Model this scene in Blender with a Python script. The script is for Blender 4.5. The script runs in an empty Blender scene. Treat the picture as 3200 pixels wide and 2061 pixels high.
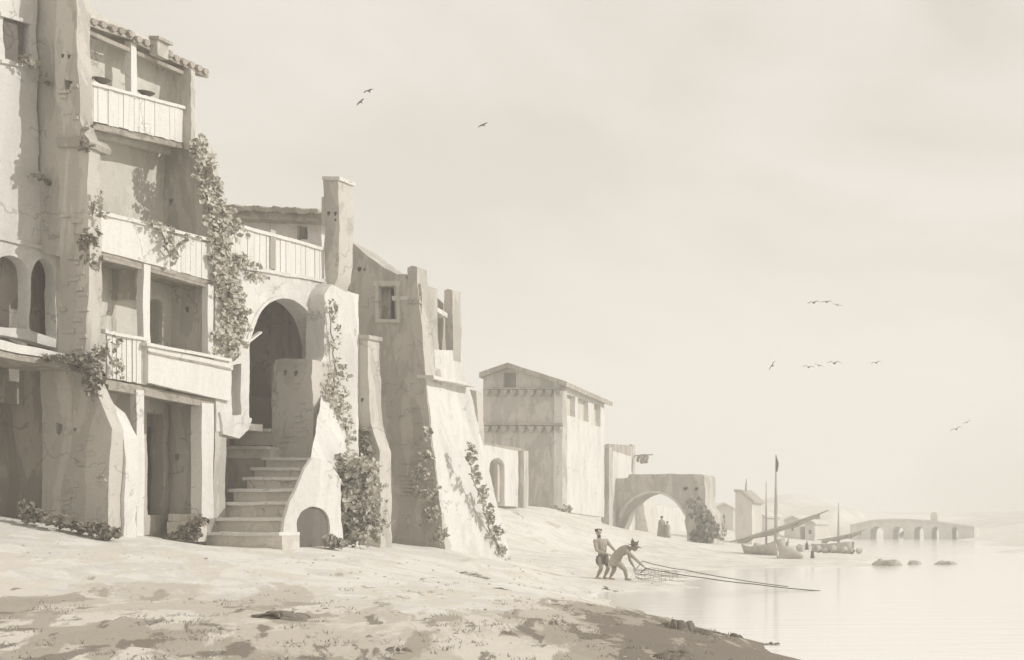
import bpy, bmesh, math, random
import numpy as np
from mathutils import Vector, Matrix, noise
from mathutils.geometry import tessellate_polygon
random.seed(7)
S = bpy.context.scene; C = S.collection
F = 2700.0; EX = 2700.0; EY = 1230.0; EZ = 1.95      # one-point perspective, eye 1.95 m above the river
def P(x, y, Y): return Vector(((x-EX)/F*Y, Y, EZ+(EY-y)/F*Y))
def XP(x, Y): return (x-EX)/F*Y
def ZP(y, Y): return EZ+(EY-y)/F*Y
def YX(x, X): return X*F/(x-EX)

# ------------------------------------------------------------------ mesh helpers
ORG = {}
class MB:
    def __init__(s): s.v = []; s.f = []
    def add(s, vs, fs):
        n = len(s.v); s.v += [tuple(v) for v in vs]; s.f += [tuple(i+n for i in f) for f in fs]; return s
    def hexa(s, p):   # p: 8 points, 0-3 one face (loop), 4-7 the opposite one
        return s.add(p, [(3,2,1,0),(4,5,6,7),(0,1,5,4),(1,2,6,5),(2,3,7,6),(3,0,4,7)])
    def box(s, x0, x1, y0, y1, z0, z1):
        return s.hexa([(x0,y0,z0),(x1,y0,z0),(x1,y1,z0),(x0,y1,z0),(x0,y0,z1),(x1,y0,z1),(x1,y1,z1),(x0,y1,z1)])
    def prism(s, loops, to3, a0, a1):
        """loops[0] outline, the rest holes; to3((u,v),a) -> 3D"""
        tri = tessellate_polygon([[Vector((u, v, 0)) for u, v in L] for L in loops])
        flat = [p for L in loops for p in L]; n = len(flat)
        vs = [to3(p, a0) for p in flat]+[to3(p, a1) for p in flat]
        fs = [tuple(t) for t in tri]+[tuple(i+n for i in reversed(t)) for t in tri]
        k = 0
        for L in loops:
            m = len(L)
            for i in range(m):
                a, b = k+i, k+(i+1) % m
                fs.append((a, b, b+n, a+n))
            k += m
        return s.add(vs, fs)
    def fpoly(s, Y, pts, depth, holes=()):      # wall facing us, cut from picture-like plan at depth Y
        L = [[(XP(x, Y), ZP(y, Y)) for x, y in l] for l in [pts]+list(holes)]
        return s.prism(L, lambda p, a: (p[0], a, p[1]), Y, Y+depth)
    def spoly(s, X, pts, t, holes=()):          # wall along the street in the plane X
        L = [[(YX(x, X), ZP(y, YX(x, X))) for x, y in l] for l in [pts]+list(holes)]
        return s.prism(L, lambda p, a: (a, p[0], p[1]), X, X-t)
    def fbox(s, Y, x0, x1, yt, yb, depth):
        return s.box(XP(x0, Y), XP(x1, Y), Y, Y+depth, ZP(yb, Y), ZP(yt, Y))
    def slab(s, X, xa, ta, ba, xb, tb, bb, t):  # board along the street whose ends may differ in height
        Ya, Yb = YX(xa, X), YX(xb, X)
        f = [(X, Ya, ZP(ba, Ya)), (X, Yb, ZP(bb, Yb)), (X, Yb, ZP(tb, Yb)), (X, Ya, ZP(ta, Ya))]
        return s.hexa(f+[(x-t, y, z) for x, y, z in f])
    def tube(s, pts, rad, n=8, sq=1.0):
        pts = [Vector(p) for p in pts]
        if not hasattr(rad, '__len__'): rad = [rad]*len(pts)
        vs = []; fs = []
        for i, p in enumerate(pts):
            d = (pts[min(i+1, len(pts)-1)]-pts[max(i-1, 0)])
            if d.length < 1e-6: d = Vector((0, 0, 1))
            d.normalize(); a = d.orthogonal() if abs(d.z) > .9 else d.cross(Vector((0, 0, 1)))
            a.normalize(); b = d.cross(a)
            for k in range(n):
                th = 2*math.pi*k/n
                vs.append(p+(a*math.cos(th)+b*math.sin(th)*sq)*rad[i])
        m = len(pts)
        for i in range(m-1):
            for k in range(n):
                fs.append((i*n+k, i*n+(k+1) % n, (i+1)*n+(k+1) % n, (i+1)*n+k))
        fs.append(tuple(range(n-1, -1, -1))); fs.append(tuple((m-1)*n+k for k in range(n)))
        return s.add(vs, fs)
    def ell(s, c, r, n=12, rot=None):
        c = Vector(c); vs = []; fs = []; m = max(6, n*2//3)
        for j in range(1, m):
            ph = math.pi*j/m
            for k in range(n):
                th = 2*math.pi*k/n
                v = Vector((r[0]*math.sin(ph)*math.cos(th), r[1]*math.sin(ph)*math.sin(th), r[2]*math.cos(ph)))
                vs.append(c+(rot @ v if rot else v))
        t = Vector((0, 0, r[2])); vs += [c+(rot @ t if rot else t), c-(rot @ t if rot else t)]
        T = len(vs)-2
        for j in range(m-2):
            for k in range(n): fs.append((j*n+k, (j+1)*n+k, (j+1)*n+(k+1) % n, j*n+(k+1) % n))
        for k in range(n):
            fs.append((T, k, (k+1) % n)); fs.append((T+1, (m-2)*n+(k+1) % n, (m-2)*n+k))
        return s.add(vs, fs)
    def build(s, name, mat, parent=None, rough=None, smooth=False, kind=None, label=None, cat=None, group=None):
        o3 = ORG.get(parent.name, Vector((0, 0, 0))) if parent else None
        if parent is None and (kind is None):
            xs = np.array(s.v); o3 = Vector(((xs[:, 0].min()+xs[:, 0].max())/2, (xs[:, 1].min()+xs[:, 1].max())/2, xs[:, 2].min()))
        if o3 is None: o3 = Vector((0, 0, 0))
        me = bpy.data.meshes.new(name)
        me.from_pydata([Vector(v)-o3 for v in s.v], [], s.f)
        bm = bmesh.new(); bm.from_mesh(me)
        bmesh.ops.remove_doubles(bm, verts=bm.verts, dist=1e-5)
        if rough:
            seg, amp = rough
            for it in range(7):
                bmesh.ops.triangulate(bm, faces=[f for f in bm.faces if len(f.verts) > 4])
                es = [e for e in bm.edges if e.calc_length() > seg]
                if not es: break
                bmesh.ops.subdivide_edges(bm, edges=es, cuts=1, use_grid_fill=True)
            for v in bm.verts:
                w = v.co+o3
                v.co += noise.noise_vector(w*1.3)*amp*1.4+noise.noise_vector(w*4.7)*amp*.6+noise.noise_vector(w*13)*amp*.25
        bmesh.ops.recalc_face_normals(bm, faces=bm.faces)
        bm.to_mesh(me); bm.free()
        if smooth or rough:
            me.shade_smooth(); me.set_sharp_from_angle(angle=math.radians(60 if smooth else 38))
        if mat: me.materials.append(mat)
        o = bpy.data.objects.new(name, me); C.objects.link(o)
        if parent: o.parent = parent; ORG[o.name] = o3
        else: o.location = o3; ORG[o.name] = o3
        tag(o, label, cat, group, kind)
        return o
def tag(o, label=None, cat=None, group=None, kind=None):
    for k, v in (('label', label), ('category', cat), ('group', group), ('kind', kind)):
        if v: o[k] = v
    return o
def thing(name, label, cat, loc, group=None):
    o = bpy.data.objects.new(name, None); C.objects.link(o); o.location = loc
    o.empty_display_size = .3; ORG[o.name] = Vector(loc)
    return tag(o, label, cat, group)
def arc(cx, cy, rx, ry, a0, a1, n=14):
    return [(cx+rx*math.cos(math.radians(a0+(a1-a0)*i/n)), cy-ry*math.sin(math.radians(a0+(a1-a0)*i/n))) for i in range(n+1)]
def hole(x, y, w=5, h=8):
    return [(x-w, y-h*.8), (x+w, y-h), (x+w*.8, y+h*.3), (x, y+h), (x-w*.8, y+h*.5)]

# ------------------------------------------------------------------ materials
def rgb(c): return (c[0], c[1], c[2], 1)
def mat_wall(name, c, dark=.62, stain=.5, scale=1.0, rough=.95, bump=.35, streak=(1, 1, .25), fine=.16, tint=(1, .965, .9), spots=True):
    g_ = sum(c)/3; c = [v*.82+g_*.18 for v in c]
    m = bpy.data.materials.new(name); m.use_nodes = True; nt = m.node_tree; N = nt.nodes; L = nt.links
    b = N['Principled BSDF']; b.inputs['Roughness'].default_value = rough
    b.inputs['Specular IOR Level'].default_value = .12
    geo = N.new('ShaderNodeNewGeometry')
    mp = N.new('ShaderNodeMapping'); L.new(geo.outputs['Position'], mp.inputs['Vector'])
    mp.inputs['Scale'].default_value = [k*scale for k in streak]
    def nz(sc, det, dist=0, vec=None, rg=.6):
        n = N.new('ShaderNodeTexNoise'); n.inputs['Scale'].default_value = sc; n.inputs['Detail'].default_value = det
        n.inputs['Distortion'].default_value = dist; n.inputs['Roughness'].default_value = rg
        L.new(vec or mp.outputs['Vector'], n.inputs['Vector']); return n.outputs['Fac']
    def ramp(src, stops):
        r = N.new('ShaderNodeValToRGB'); L.new(src, r.inputs['Fac']); e = r.color_ramp.elements
        e[0].position, e[0].color = stops[0][0], (stops[0][1],)*3+(1,)
        e[1].position, e[1].color = stops[-1][0], (stops[-1][1],)*3+(1,)
        for p, v in stops[1:-1]:
            q = e.new(p); q.color = (v,)*3+(1,)
        return r.outputs['Color']
    def mul(a, bb):
        k = N.new('ShaderNodeMath'); k.operation = 'MULTIPLY'
        L.new(a, k.inputs[0]); L.new(bb, k.inputs[1]); return k.outputs[0]
    d = dark
    # soft pale washes, hard-edged old damp stains and fine grain, all in the plaster itself
    big = ramp(nz(.55, 4, .6), [(.3, 1-(1-d)*.45), (.5, 1), (.75, 1-(1-d)*.15)])
    st = ramp(nz(.9, 5, 1.2), [(.0, d+(1-d)*(1-stain)), (.465, d+(1-d)*(1-stain*.75)), (.485, 1), (1, 1)])
    st2 = ramp(nz(2.1, 4, .8), [(.0, 1-(1-d)*.7*stain), (.43, 1-(1-d)*.5*stain), (.445, 1), (1, 1)])
    gr = ramp(nz(22, 3, 0, geo.outputs['Position']), [(.3, 1-fine), (.7, 1)])
    v = mul(mul(big, st), mul(st2, gr))
    if spots:
        # hairline cracks, only here and there
        nv = N.new('ShaderNodeTexNoise'); nv.inputs['Scale'].default_value = 2.5; nv.inputs['Detail'].default_value = 5; L.new(geo.outputs['Position'], nv.inputs['Vector'])
        av = N.new('ShaderNodeVectorMath'); av.operation = 'MULTIPLY_ADD'; av.inputs[1].default_value = (.9, .9, .9); L.new(nv.outputs['Color'], av.inputs[0]); L.new(geo.outputs['Position'], av.inputs[2])
        vo = N.new('ShaderNodeTexVoronoi'); vo.feature = 'DISTANCE_TO_EDGE'; vo.inputs['Scale'].default_value = .75; L.new(av.outputs[0], vo.inputs['Vector'])
        ck = ramp(vo.outputs['Distance'], [(0, .45), (.012, .75), (.02, 1), (1, 1)])
        gate = ramp(nz(.8, 2, 0, geo.outputs['Position']), [(.55, 1), (.60, 0)])
        mxx = N.new('ShaderNodeMath'); mxx.operation = 'MAXIMUM'; L.new(ck, mxx.inputs[0]); L.new(gate, mxx.inputs[1]); v = mul(v, mxx.outputs[0])
        v = mul(v, ramp(nz(7, 2, .5, geo.outputs['Position']), [(.0, d), (.255, d), (.275, 1), (1, 1)]))
    mx = N.new('ShaderNodeMix'); mx.data_type = 'RGBA'
    mx.inputs['A'].default_value = rgb([c[i]*tint[i]*.28 for i in range(3)]); mx.inputs['B'].default_value = rgb(c)
    L.new(v, mx.inputs['Factor']); L.new(mx.outputs['Result'], b.inputs['Base Color'])
    bp = N.new('ShaderNodeBump'); bp.inputs['Strength'].default_value = bump; bp.inputs['Distance'].default_value = .04
    L.new(nz(9, 6, .3, geo.outputs['Position'], .7), bp.inputs['Height']); L.new(bp.outputs['Normal'], b.inputs['Normal'])
    return m
K = (.60, .535, .45)
M = {}
M['plaster'] = mat_wall('pale_plaster', (.75, .725, .68), dark=.68, stain=.45)
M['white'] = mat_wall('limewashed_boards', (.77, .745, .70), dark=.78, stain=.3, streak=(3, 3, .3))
M['shade'] = mat_wall('shade_toned_masonry', (.60, .56, .50), dark=.62, stain=.85)  # darker than the lit plaster: shade of the end walls put into the colour
M['shade2'] = mat_wall('stained_shade_masonry', (.52, .48, .42), dark=.55, stain=.9)  # stained masonry, with a deeper shade tone in its colour
M['inner'] = mat_wall('blotchy_inner_masonry', (.62, .57, .495), dark=.5, stain=.9)  # inner wall tone with strong dark blotches
M['deep_shade'] = mat_wall('deep_shade_wall', (.40, .355, .30), dark=.5, stain=.9)  # dark colour stands in for deep shade in the porch and wall arches
M['backwall'] = mat_wall('ochre_inner_plaster', (.70, .665, .58), dark=.65, stain=.6)
M['wood'] = mat_wall('grey_timber', (.44, .395, .335), dark=.5, stain=.8, streak=(2, 2, 2), scale=1.5)
M['tile'] = mat_wall('clay_tiles', (.50, .45, .385), dark=.5, stain=.8)
M['step'] = mat_wall('worn_stone_steps', (.74, .69, .61), dark=.65, stain=.6, streak=(1, 1, 1))
M['door'] = mat_wall('dark_door_and_shade', (.20, .175, .15), dark=.6)
M['soil'] = mat_wall('dark_wet_soil', (.27, .235, .19), dark=.45, stain=.9, streak=(1, 1, 1), scale=1.6)
M['rock'] = mat_wall('grey_river_rock', (.54, .50, .44), dark=.5, stain=.8, streak=(1, 1, 1), scale=2)
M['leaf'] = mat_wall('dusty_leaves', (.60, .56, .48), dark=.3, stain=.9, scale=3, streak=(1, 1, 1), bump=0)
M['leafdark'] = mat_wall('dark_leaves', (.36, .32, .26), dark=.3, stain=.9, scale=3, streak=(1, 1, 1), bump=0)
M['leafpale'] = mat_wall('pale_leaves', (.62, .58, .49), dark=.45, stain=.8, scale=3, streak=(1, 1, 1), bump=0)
M['stem'] = mat_wall('vine_stem', (.34, .30, .25), scale=4)
M['skin'] = mat_wall('tanned_skin', (.47, .41, .34), dark=.7, stain=.3, bump=.05, spots=False, rough=.6)
M['cloth'] = mat_wall('brown_cloth', (.20, .175, .15), dark=.6, scale=4, bump=.2)
M['linen'] = mat_wall('pale_linen', (.52, .48, .42), dark=.6, scale=3)
M['hair'] = mat_wall('dark_hair', (.09, .075, .06), scale=5)
M['rope'] = mat_wall('tarred_rope', (.14, .12, .10), scale=5)
M['net'] = mat_wall('fishing_net_twine', (.30, .265, .22), scale=5)
M['bird'] = mat_wall('bird_feathers', (.12, .10, .085), scale=5)
M['boat'] = mat_wall('boat_timber', (.60, .56, .50), scale=1)
M['mast'] = mat_wall('haze_pale_spar', (.56, .52, .46), scale=2)  # spars lightened so the colour carries the fading by distance
M['far'] = mat_wall('distant_stone', (.68, .64, .575), scale=.3, bump=.1)  # stone lightened: part of the distance haze is painted in
M['hill'] = mat_wall('distant_hillside', (.68, .66, .59), scale=.05, streak=(1, 1, 1), bump=.1, spots=False)  # hill colour lightened to add to the haze

def mat_ground():
    m = mat_wall('sandy_ground', (.76, .73, .67), dark=.62, stain=.5, streak=(1, 1, 1), scale=.5, bump=.6, spots=False)
    nt = m.node_tree; N = nt.nodes; L = nt.links; b = N['Principled BSDF']
    old = b.inputs['Base Color'].links[0].from_socket
    geo = N.new('ShaderNodeNewGeometry'); vr = N.new('ShaderNodeVectorRotate'); vr.rotation_type = 'Z_AXIS'; vr.inputs['Angle'].default_value = math.radians(56)
    L.new(geo.outputs['Position'], vr.inputs['Vector'])
    sp = N.new('ShaderNodeSeparateXYZ'); L.new(geo.outputs['Position'], sp.inputs[0])
    # damp earth: streaks running down the bank, plentiful on the near foreshore, sparse up by the houses
    mr = N.new('ShaderNodeMapRange'); L.new(sp.outputs['Y'], mr.inputs['Value'])
    mr.inputs['From Min'].default_value = 13; mr.inputs['From Max'].default_value = 25; mr.inputs['To Min'].default_value = .155; mr.inputs['To Max'].default_value = -.05
    # wet margin along the water line (X + .67 Y is constant along this bank)
    m1 = N.new('ShaderNodeMath'); m1.operation = 'MULTIPLY_ADD'; m1.inputs[1].default_value = .67; L.new(sp.outputs['Y'], m1.inputs[0]); L.new(sp.outputs['X'], m1.inputs[2])
    r1 = N.new('ShaderNodeMapRange'); r1.inputs['From Min'].default_value = 1.6; r1.inputs['From Max'].default_value = 4.6; r1.inputs['To Max'].default_value = .23; L.new(m1.outputs[0], r1.inputs['Value'])
    r2 = N.new('ShaderNodeMapRange'); r2.inputs['From Min'].default_value = 24; r2.inputs['From Max'].default_value = 31; r2.inputs['To Min'].default_value = 1; r2.inputs['To Max'].default_value = 0; L.new(sp.outputs['Y'], r2.inputs['Value'])
    wet = N.new('ShaderNodeMath'); wet.operation = 'MULTIPLY_ADD'; L.new(r1.outputs[0], wet.inputs[0]); L.new(r2.outputs[0], wet.inputs[1]); L.new(mr.outputs[0], wet.inputs[2])
    cur = old
    for sc, st, th, col, seed in ((1.1, (.35, 1.2, 1), .52, (.63, .585, .51), 21), (.5, (.35, 1.1, 1), .59, (.50, .455, .385), 0), (.9, (.3, 1.3, 1), .625, (.35, .31, .255), 7), (1.5, (.4, 1.5, 1), .69, (.19, .165, .135), 13)):
        mp = N.new('ShaderNodeMapping'); mp.inputs['Scale'].default_value = st; mp.inputs['Location'].default_value = (seed, seed, 0); L.new(vr.outputs[0], mp.inputs['Vector'])
        n = N.new('ShaderNodeTexNoise'); n.inputs['Scale'].default_value = sc; n.inputs['Detail'].default_value = 7; n.inputs['Distortion'].default_value = .4; n.inputs['Roughness'].default_value = .62
        L.new(mp.outputs[0], n.inputs['Vector'])
        ad = N.new('ShaderNodeMath'); ad.operation = 'ADD'; L.new(n.outputs['Fac'], ad.inputs[0]); L.new(wet.outputs[0], ad.inputs[1])
        r = N.new('ShaderNodeMapRange'); r.inputs['From Min'].default_value = th; r.inputs['From Max'].default_value = th+.035; L.new(ad.outputs[0], r.inputs['Value'])
        r.inputs['To Max'].default_value = .8
        mx = N.new('ShaderNodeMix'); mx.data_type = 'RGBA'; mx.inputs['B'].default_value = rgb(col)
        L.new(r.outputs[0], mx.inputs['Factor']); L.new(cur, mx.inputs['A']); cur = mx.outputs['Result']
    L.new(cur, b.inputs['Base Color'])
    return m
M['ground'] = mat_ground()
def mat_water():
    m = bpy.data.materials.new('river_water'); m.use_nodes = True; nt = m.node_tree; N = nt.nodes; L = nt.links
    b = N['Principled BSDF']; b.inputs['Base Color'].default_value = (.82, .80, .755, 1)
    b.inputs['Roughness'].default_value = .12; b.inputs['IOR'].default_value = 1.33
    geo = N.new('ShaderNodeNewGeometry'); mp = N.new('ShaderNodeMapping'); L.new(geo.outputs['Position'], mp.inputs['Vector'])
    mp.inputs['Scale'].default_value = (.35, 1.6, 1)
    n = N.new('ShaderNodeTexNoise'); n.inputs['Scale'].default_value = 1.4; n.inputs['Detail'].default_value = 5
    L.new(mp.outputs['Vector'], n.inputs['Vector'])
    bp = N.new('ShaderNodeBump'); bp.inputs['Strength'].default_value = .25; bp.inputs['Distance'].default_value = .05
    L.new(n.outputs['Fac'], bp.inputs['Height']); L.new(bp.outputs['Normal'], b.inputs['Normal'])
    return m
M['water'] = mat_water()

# ------------------------------------------------------------------ terrain
cp = []
def c3(X, Y, z): cp.append((X, Y, z))
def cx(x, y, Y): v = P(x, y, Y); cp.append((v.x, v.y, v.z))
for a in [(0,1207,23.9),(80,1216,24.4),(255,1248,24.9),(345,1252,26.2),(460,1275,27.5),(690,1272,28.6),(790,1272,29.7),
          (900,1280,33),(1040,1280,36),(1190,1307,39),(1240,1300,48),(1330,1283,58),(1250,1222,59.5),(1180,1186,61),(1150,1180,66),
          (1330,1212,70),(1410,1238,84),(1300,1185,74),(1200,1180,74),(1440,1240,90),(1430,1264,80),(1540,1258,90),(1605,1260,90),(1670,1268,92),
          (1400,1290,60),(1560,1298,62),(1640,1305,62),(1420,1351,39),(1480,1353,39),(1300,1345,38.5),(1560,1362,38.6),(1530,1330,45),(1300,1320,44),
          (350,1400,19.5),(1000,1400,21.5),(1300,1405,26),(700,1330,24.5),(200,1310,22),(1150,1350,31),(1700,1290,70),(1850,1288,75),(1950,1290,75),
          (1550,1262,110),(1700,1255,130),(1800,1250,150)]: cx(*a)
for a in [(-11.8,11.8,.72),(-10.2,13.06,.5),(-7.7,13.9,.38),(-5.9,14.8,.28),(-8.3,19.5,.38),(-10.6,22.5,.36),(-12.9,25.5,.34),
          (-20,10,1.4),(-30,5,2.4),(-25,20,2.1),(-30,30,2.3),(-40,50,3.2),(-60,30,3),(-8,0,.7),(-5,5,.45),(-20,-5,1.5),
          (-60,80,4.5),(-70,120,5),(-100,60,6),(-100,200,7),(-70,170,4),(-90,300,6)]: c3(*a)
for a in [(-16.9,35,0),(-14.6,31,0),(-12,27,0),(-9.8,24,0),(-6.6,19.5,0),(-5.2,17,0),(-2.5,8,0),(1,0,0),(2,-5,0),
          (-16,36,0),(-14.8,37.6,0),(-17.0,45.8,0),(-19.0,55.4,0),(-17,57,0),(-14.8,57.4,0),(-13.6,60,0),(-16,72,0),(-21.5,88,0),(-39,140,0),(-52,185,0),(-70,260,0)]: c3(*a)
for a in [(-14,33,-.7),(-10,30,-1),(-8,25,-1),(-4,20,-1.2),(-1,10,-1),(5,5,-1.2),(-12.5,40,-1),(-12,50,-1.2),(-5,60,-1.5),(20,30,-1.5),(-8,80,-1.4),
          (-20,110,-1.2),(-30,150,-1.2),(-42,185,-1),(-45,220,-1),(-60,300,-1),(40,60,-1.5),(60,10,-1.5),(-15,45,-.8),(-16.2,50,-.8)]: c3(*a)
for a in [(-10,88,0),(-14,117,0),(-27,165,0),(-33,190,0),(0,80,0),(30,80,0),(70,80,0),(-8,105,.5),(-12,150,1),(-20,200,2),(0,130,2),(40,130,3),(-25,260,4),(60,250,5),(-40,320,2)]: c3(*a)
cpa = np.array(cp); A = cpa[:, :2]; nC = len(A)
D_ = np.linalg.norm(A[:, None]-A[None], axis=2)
Mx = np.zeros((nC+3, nC+3)); Mx[:nC, :nC] = D_+np.eye(nC)*.02; Mx[:nC, nC] = 1; Mx[:nC, nC+1:] = A; Mx[nC, :nC] = 1; Mx[nC+1:, :nC] = A.T
W_ = np.linalg.solve(Mx, np.r_[cpa[:, 2], 0, 0, 0])
def terr(X, Y):
    p = np.stack([X, Y], -1); out = np.zeros(len(p))
    for i in range(0, len(p), 20000):
        q = p[i:i+20000]; r = np.linalg.norm(q[:, None]-A[None], axis=2)
        out[i:i+20000] = r @ W_[:nC]+W_[nC]+q @ W_[nC+1:]
    return np.clip(out, -1.6, 9)
xs = np.concatenate([np.arange(-160, -46, 4), np.arange(-46, -28, .8), np.arange(-28, -2, .17), np.arange(-2, 10, 1), np.arange(10, 100, 6)])
ys = np.concatenate([np.arange(-8, 11, 1), np.arange(11, 42, .17), np.arange(42, 100, .8), np.arange(100, 420, 8)])
GX, GY = np.meshgrid(xs, ys); Z = terr(GX.ravel(), GY.ravel())
def relief(x, y, z):
    w = Vector((x*.75+y*.35, y*.5-x*.2, 0))
    a = noise.fractal(Vector((x*.35, y*.8, 3)), 1, 2, 4)*.035+noise.noise(Vector((x*1.4, y*2.6, 1)))*.022+noise.noise(Vector((x*4, y*5, 5)))*.013+abs(noise.noise(Vector((x*2.2, y*3.1, 9))))*.03
    t = min(1, max(0, (z+.05)/.3))
    near = 1 if y < 60 else .4
    return a*(.3+.7*t)*near
vz = [z+relief(x, y, z) for x, y, z in zip(GX.ravel(), GY.ravel(), Z)]
def gz(X, Y):
    z = float(terr(np.array([X]), np.array([Y]))[0]); return z+relief(X, Y, z)
mb = MB(); mb.v = list(zip(GX.ravel().tolist(), GY.ravel().tolist(), vz)); nx = len(xs)
mb.f = [(j*nx+i, j*nx+i+1, (j+1)*nx+i+1, (j+1)*nx+i) for j in range(len(ys)-1) for i in range(nx-1)]
g = mb.build('ground', M['ground'], smooth=True, kind='structure')
mb = MB(); mb.add([(-160, -8, 0), (97, -8, 0), (97, 412, 0), (-160, 412, 0)], [(0, 1, 2, 3)])
mb.build('water', M['water'], kind='structure')

# ------------------------------------------------------------------ foliage
def leaves(mb, c, r, n, size, flat=None, rnd=random):
    """n leaves in an ellipsoid at c (metres); flat = preferred normal"""
    for _ in range(n):
        while True:
            q = Vector((rnd.uniform(-1, 1), rnd.uniform(-1, 1), rnd.uniform(-1, 1)))
            if q.length < 1: break
        p = Vector((c[0]+q.x*r[0], c[1]+q.y*r[1], c[2]+q.z*r[2]))
        nrm = Vector((rnd.gauss(.4, 1), rnd.gauss(-.4, 1), rnd.gauss(.3, .8))).normalized()
        t = Vector((rnd.gauss(0, .6), rnd.gauss(0, .6), -1+rnd.gauss(0, .7))); t = (t-nrm*t.dot(nrm)).normalized(); b = nrm.cross(t)
        s = size*rnd.choice((.45, .6, .8, 1, 1.25))*rnd.uniform(.85, 1.15); w = s*rnd.uniform(.3, .5)
        mb.add([p-t*s*.5, p-t*s*.15+b*w+nrm*s*.06, p+t*s*.25+b*w*.7, p+t*s*.6-nrm*s*.08, p+t*s*.25-b*w*.7, p-t*s*.15-b*w+nrm*s*.06], [(0, 1, 2, 3), (0, 3, 4, 5)])
def vine(label, X, blobs, size=.12, dens=1.0, mat='leaf', plane='s', cat='vine', name='climbing_vine', stem=True, thick=.14):
    """blobs: (x, y, rx, ry, n) measured on the wall plane X (plane 's') or at the depth Y (plane 'f')"""
    pts = []
    fm = MB()
    for (x, y, rx, ry, n) in blobs:
        Y = YX(x, X) if plane == 's' else X
        c = P(x, y, Y)
        if plane == 's':
            c.x += thick*.6; r = (thick, rx*Y/(EX-x), ry*Y/F)
        else:
            c.y -= thick*.6; r = (rx*Y/F, thick, ry*Y/F)
        pts.append((c, r)); leaves(fm, c, r, int(n*dens*1.1), size)
        for _ in range(max(2, int(n*dens/14))):
            a_ = random.uniform(0, 6.28); k_ = random.uniform(.5, 1.35); cc = c+Vector((r[0]*random.uniform(-.3, .8), r[1]*k_*math.cos(a_), r[2]*k_*math.sin(a_))) if plane == 's' else c+Vector((r[0]*k_*math.cos(a_), r[1]*random.uniform(-.8, .3), r[2]*k_*math.sin(a_)))
            q_ = random.uniform(.2, .4); leaves(fm, cc, (max(.04, r[0]*q_), max(.04, r[1]*q_), max(.05, r[2]*q_)), random.randint(6, 14), size*.8)
    base = min((c.z-r[2] for c, r in pts)); c0 = pts[-1][0]
    t = thing(name, label, cat, (c0.x, c0.y, base))
    fm.build('foliage', M[mat], t)
    if stem:
        sm = MB(); line = [c for c, r in pts]
        if len(line) == 1: line = [line[0]-Vector((0, 0, pts[0][1][2])), line[0], line[0]+Vector((.05, 0, pts[0][1][2]*.8))]
        L2 = []
        for a, b in zip(line[:-1], line[1:]):
            for k in range(5): q = a.lerp(b, k/5); L2.append(q+noise.noise_vector(q*3)*.08)
        L2.append(line[-1]); off = Vector((-thick*.8, 0, 0)) if plane == 's' else Vector((0, thick*.8, 0))
        sm.tube([p+off for p in L2], [.012+.02*i/len(L2) for i in range(len(L2))], 6).build('stem', M['stem'], t)
    return t
R = (.17, .024)     # standard surface unevenness of old walls

def stones(mb, Y, x0, x1, y0, y1, n, seed, w=9, h=4):
    """courses of stones showing through fallen plaster, a little proud of the wall face"""
    r_ = random.Random(seed)
    for i in range(n):
        x, y = r_.uniform(x0, x1), y0+(y1-y0)*round(r_.random()*((y1-y0)/(h*2.4)))/max(1, round((y1-y0)/(h*2.4))); a, b = w*r_.uniform(.5, 1.2), h*r_.uniform(.7, 1.1)
        mb.fpoly(Y-.035*r_.uniform(.5, 1.3), [(x-a, y-b*.8), (x+a*.8, y-b), (x+a, y+b*.7), (x-a*.9, y+b)], .06)
    return mb
# ================================================================== 1 LEFT HOUSE
XL = -23.94
t = thing('old_house', 'tall pale house at left edge with small dark window and twin wall arches', 'house', (-25.5, 22.5, 1.9))
w1 = [(-330,-90),(86,-90),(86,-60),(88,400),(128,430),(138,560),(150,600),(150,815),(-330,700)]
win = [(8,38),(70,56),(68,150),(12,136)]
ar1 = [(-18,760),(-18,650)]+arc(24,640,40,42,180,0,12)+[(64,770)]
ar2 = [(70,770),(70,660)]+arc(100,650,30,46,180,0,12)+[(131,790)]
def ypx(x): return 0
mb = MB(); mb.spoly(XL, w1, .22, [win]+[ar1, ar2]); mb.build('wall', M['plaster'], t, R)
mb = MB(); mb.box(XL-1.6, XL-.5, 19.5, 26, 4.6, 14.2); mb.build('inner_wall', M['deep_shade'], t, (.4, .015))  # dark tone painted for the shade inside the wall arches
# window
wf = MB(); wf.slab(XL+.06, 2, 26, 36, 76, 50, 58, .2); wfo = wf.build('window', M['plaster'], t, (.15, .008))
MB().slab(XL-.05, 8, 40, 138, 53, 52, 146, .04).build('shutter', M['door'], wfo)
MB().slab(XL+.07, 4, 138, 146, 78, 152, 160, .2).build('sill', M['plaster'], wfo, (.15, .012))
# ledge course at mid height
MB().slab(XL+.05, -300, 480, 492, 170, 590, 599, .12).build('string_course', M['plaster'], t, (.2, .014))
# pent ledge over the porch
MB().slab(-22.95, -340, 715, 744, 186, 832, 850, 1.3).build('porch_roof', M['plaster'], t, (.2, .02))
MB().slab(-22.99, -340, 748, 764, 184, 852, 866, 1.1).build('porch_beam', M['wood'], t, (.3, .02))
# porch: deep recess made to stay dark, its walls coloured in a shade tone
MB().box(-27.4, -26.2, 18, 29, 1.2, 5.6).build('porch_back_wall', M['deep_shade'], t, (.4, .02))
MB().box(-26.2, -24.0, 24.95, 25.2, 1.2, 5.6).build('porch_end_wall', M['deep_shade'], t, (.5, .02))
dr = MB().box(-26.2, -26.13, 21.9, 23.3, 2.2, 4.3).build('door', M['door'], t, (.3, .01))
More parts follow.
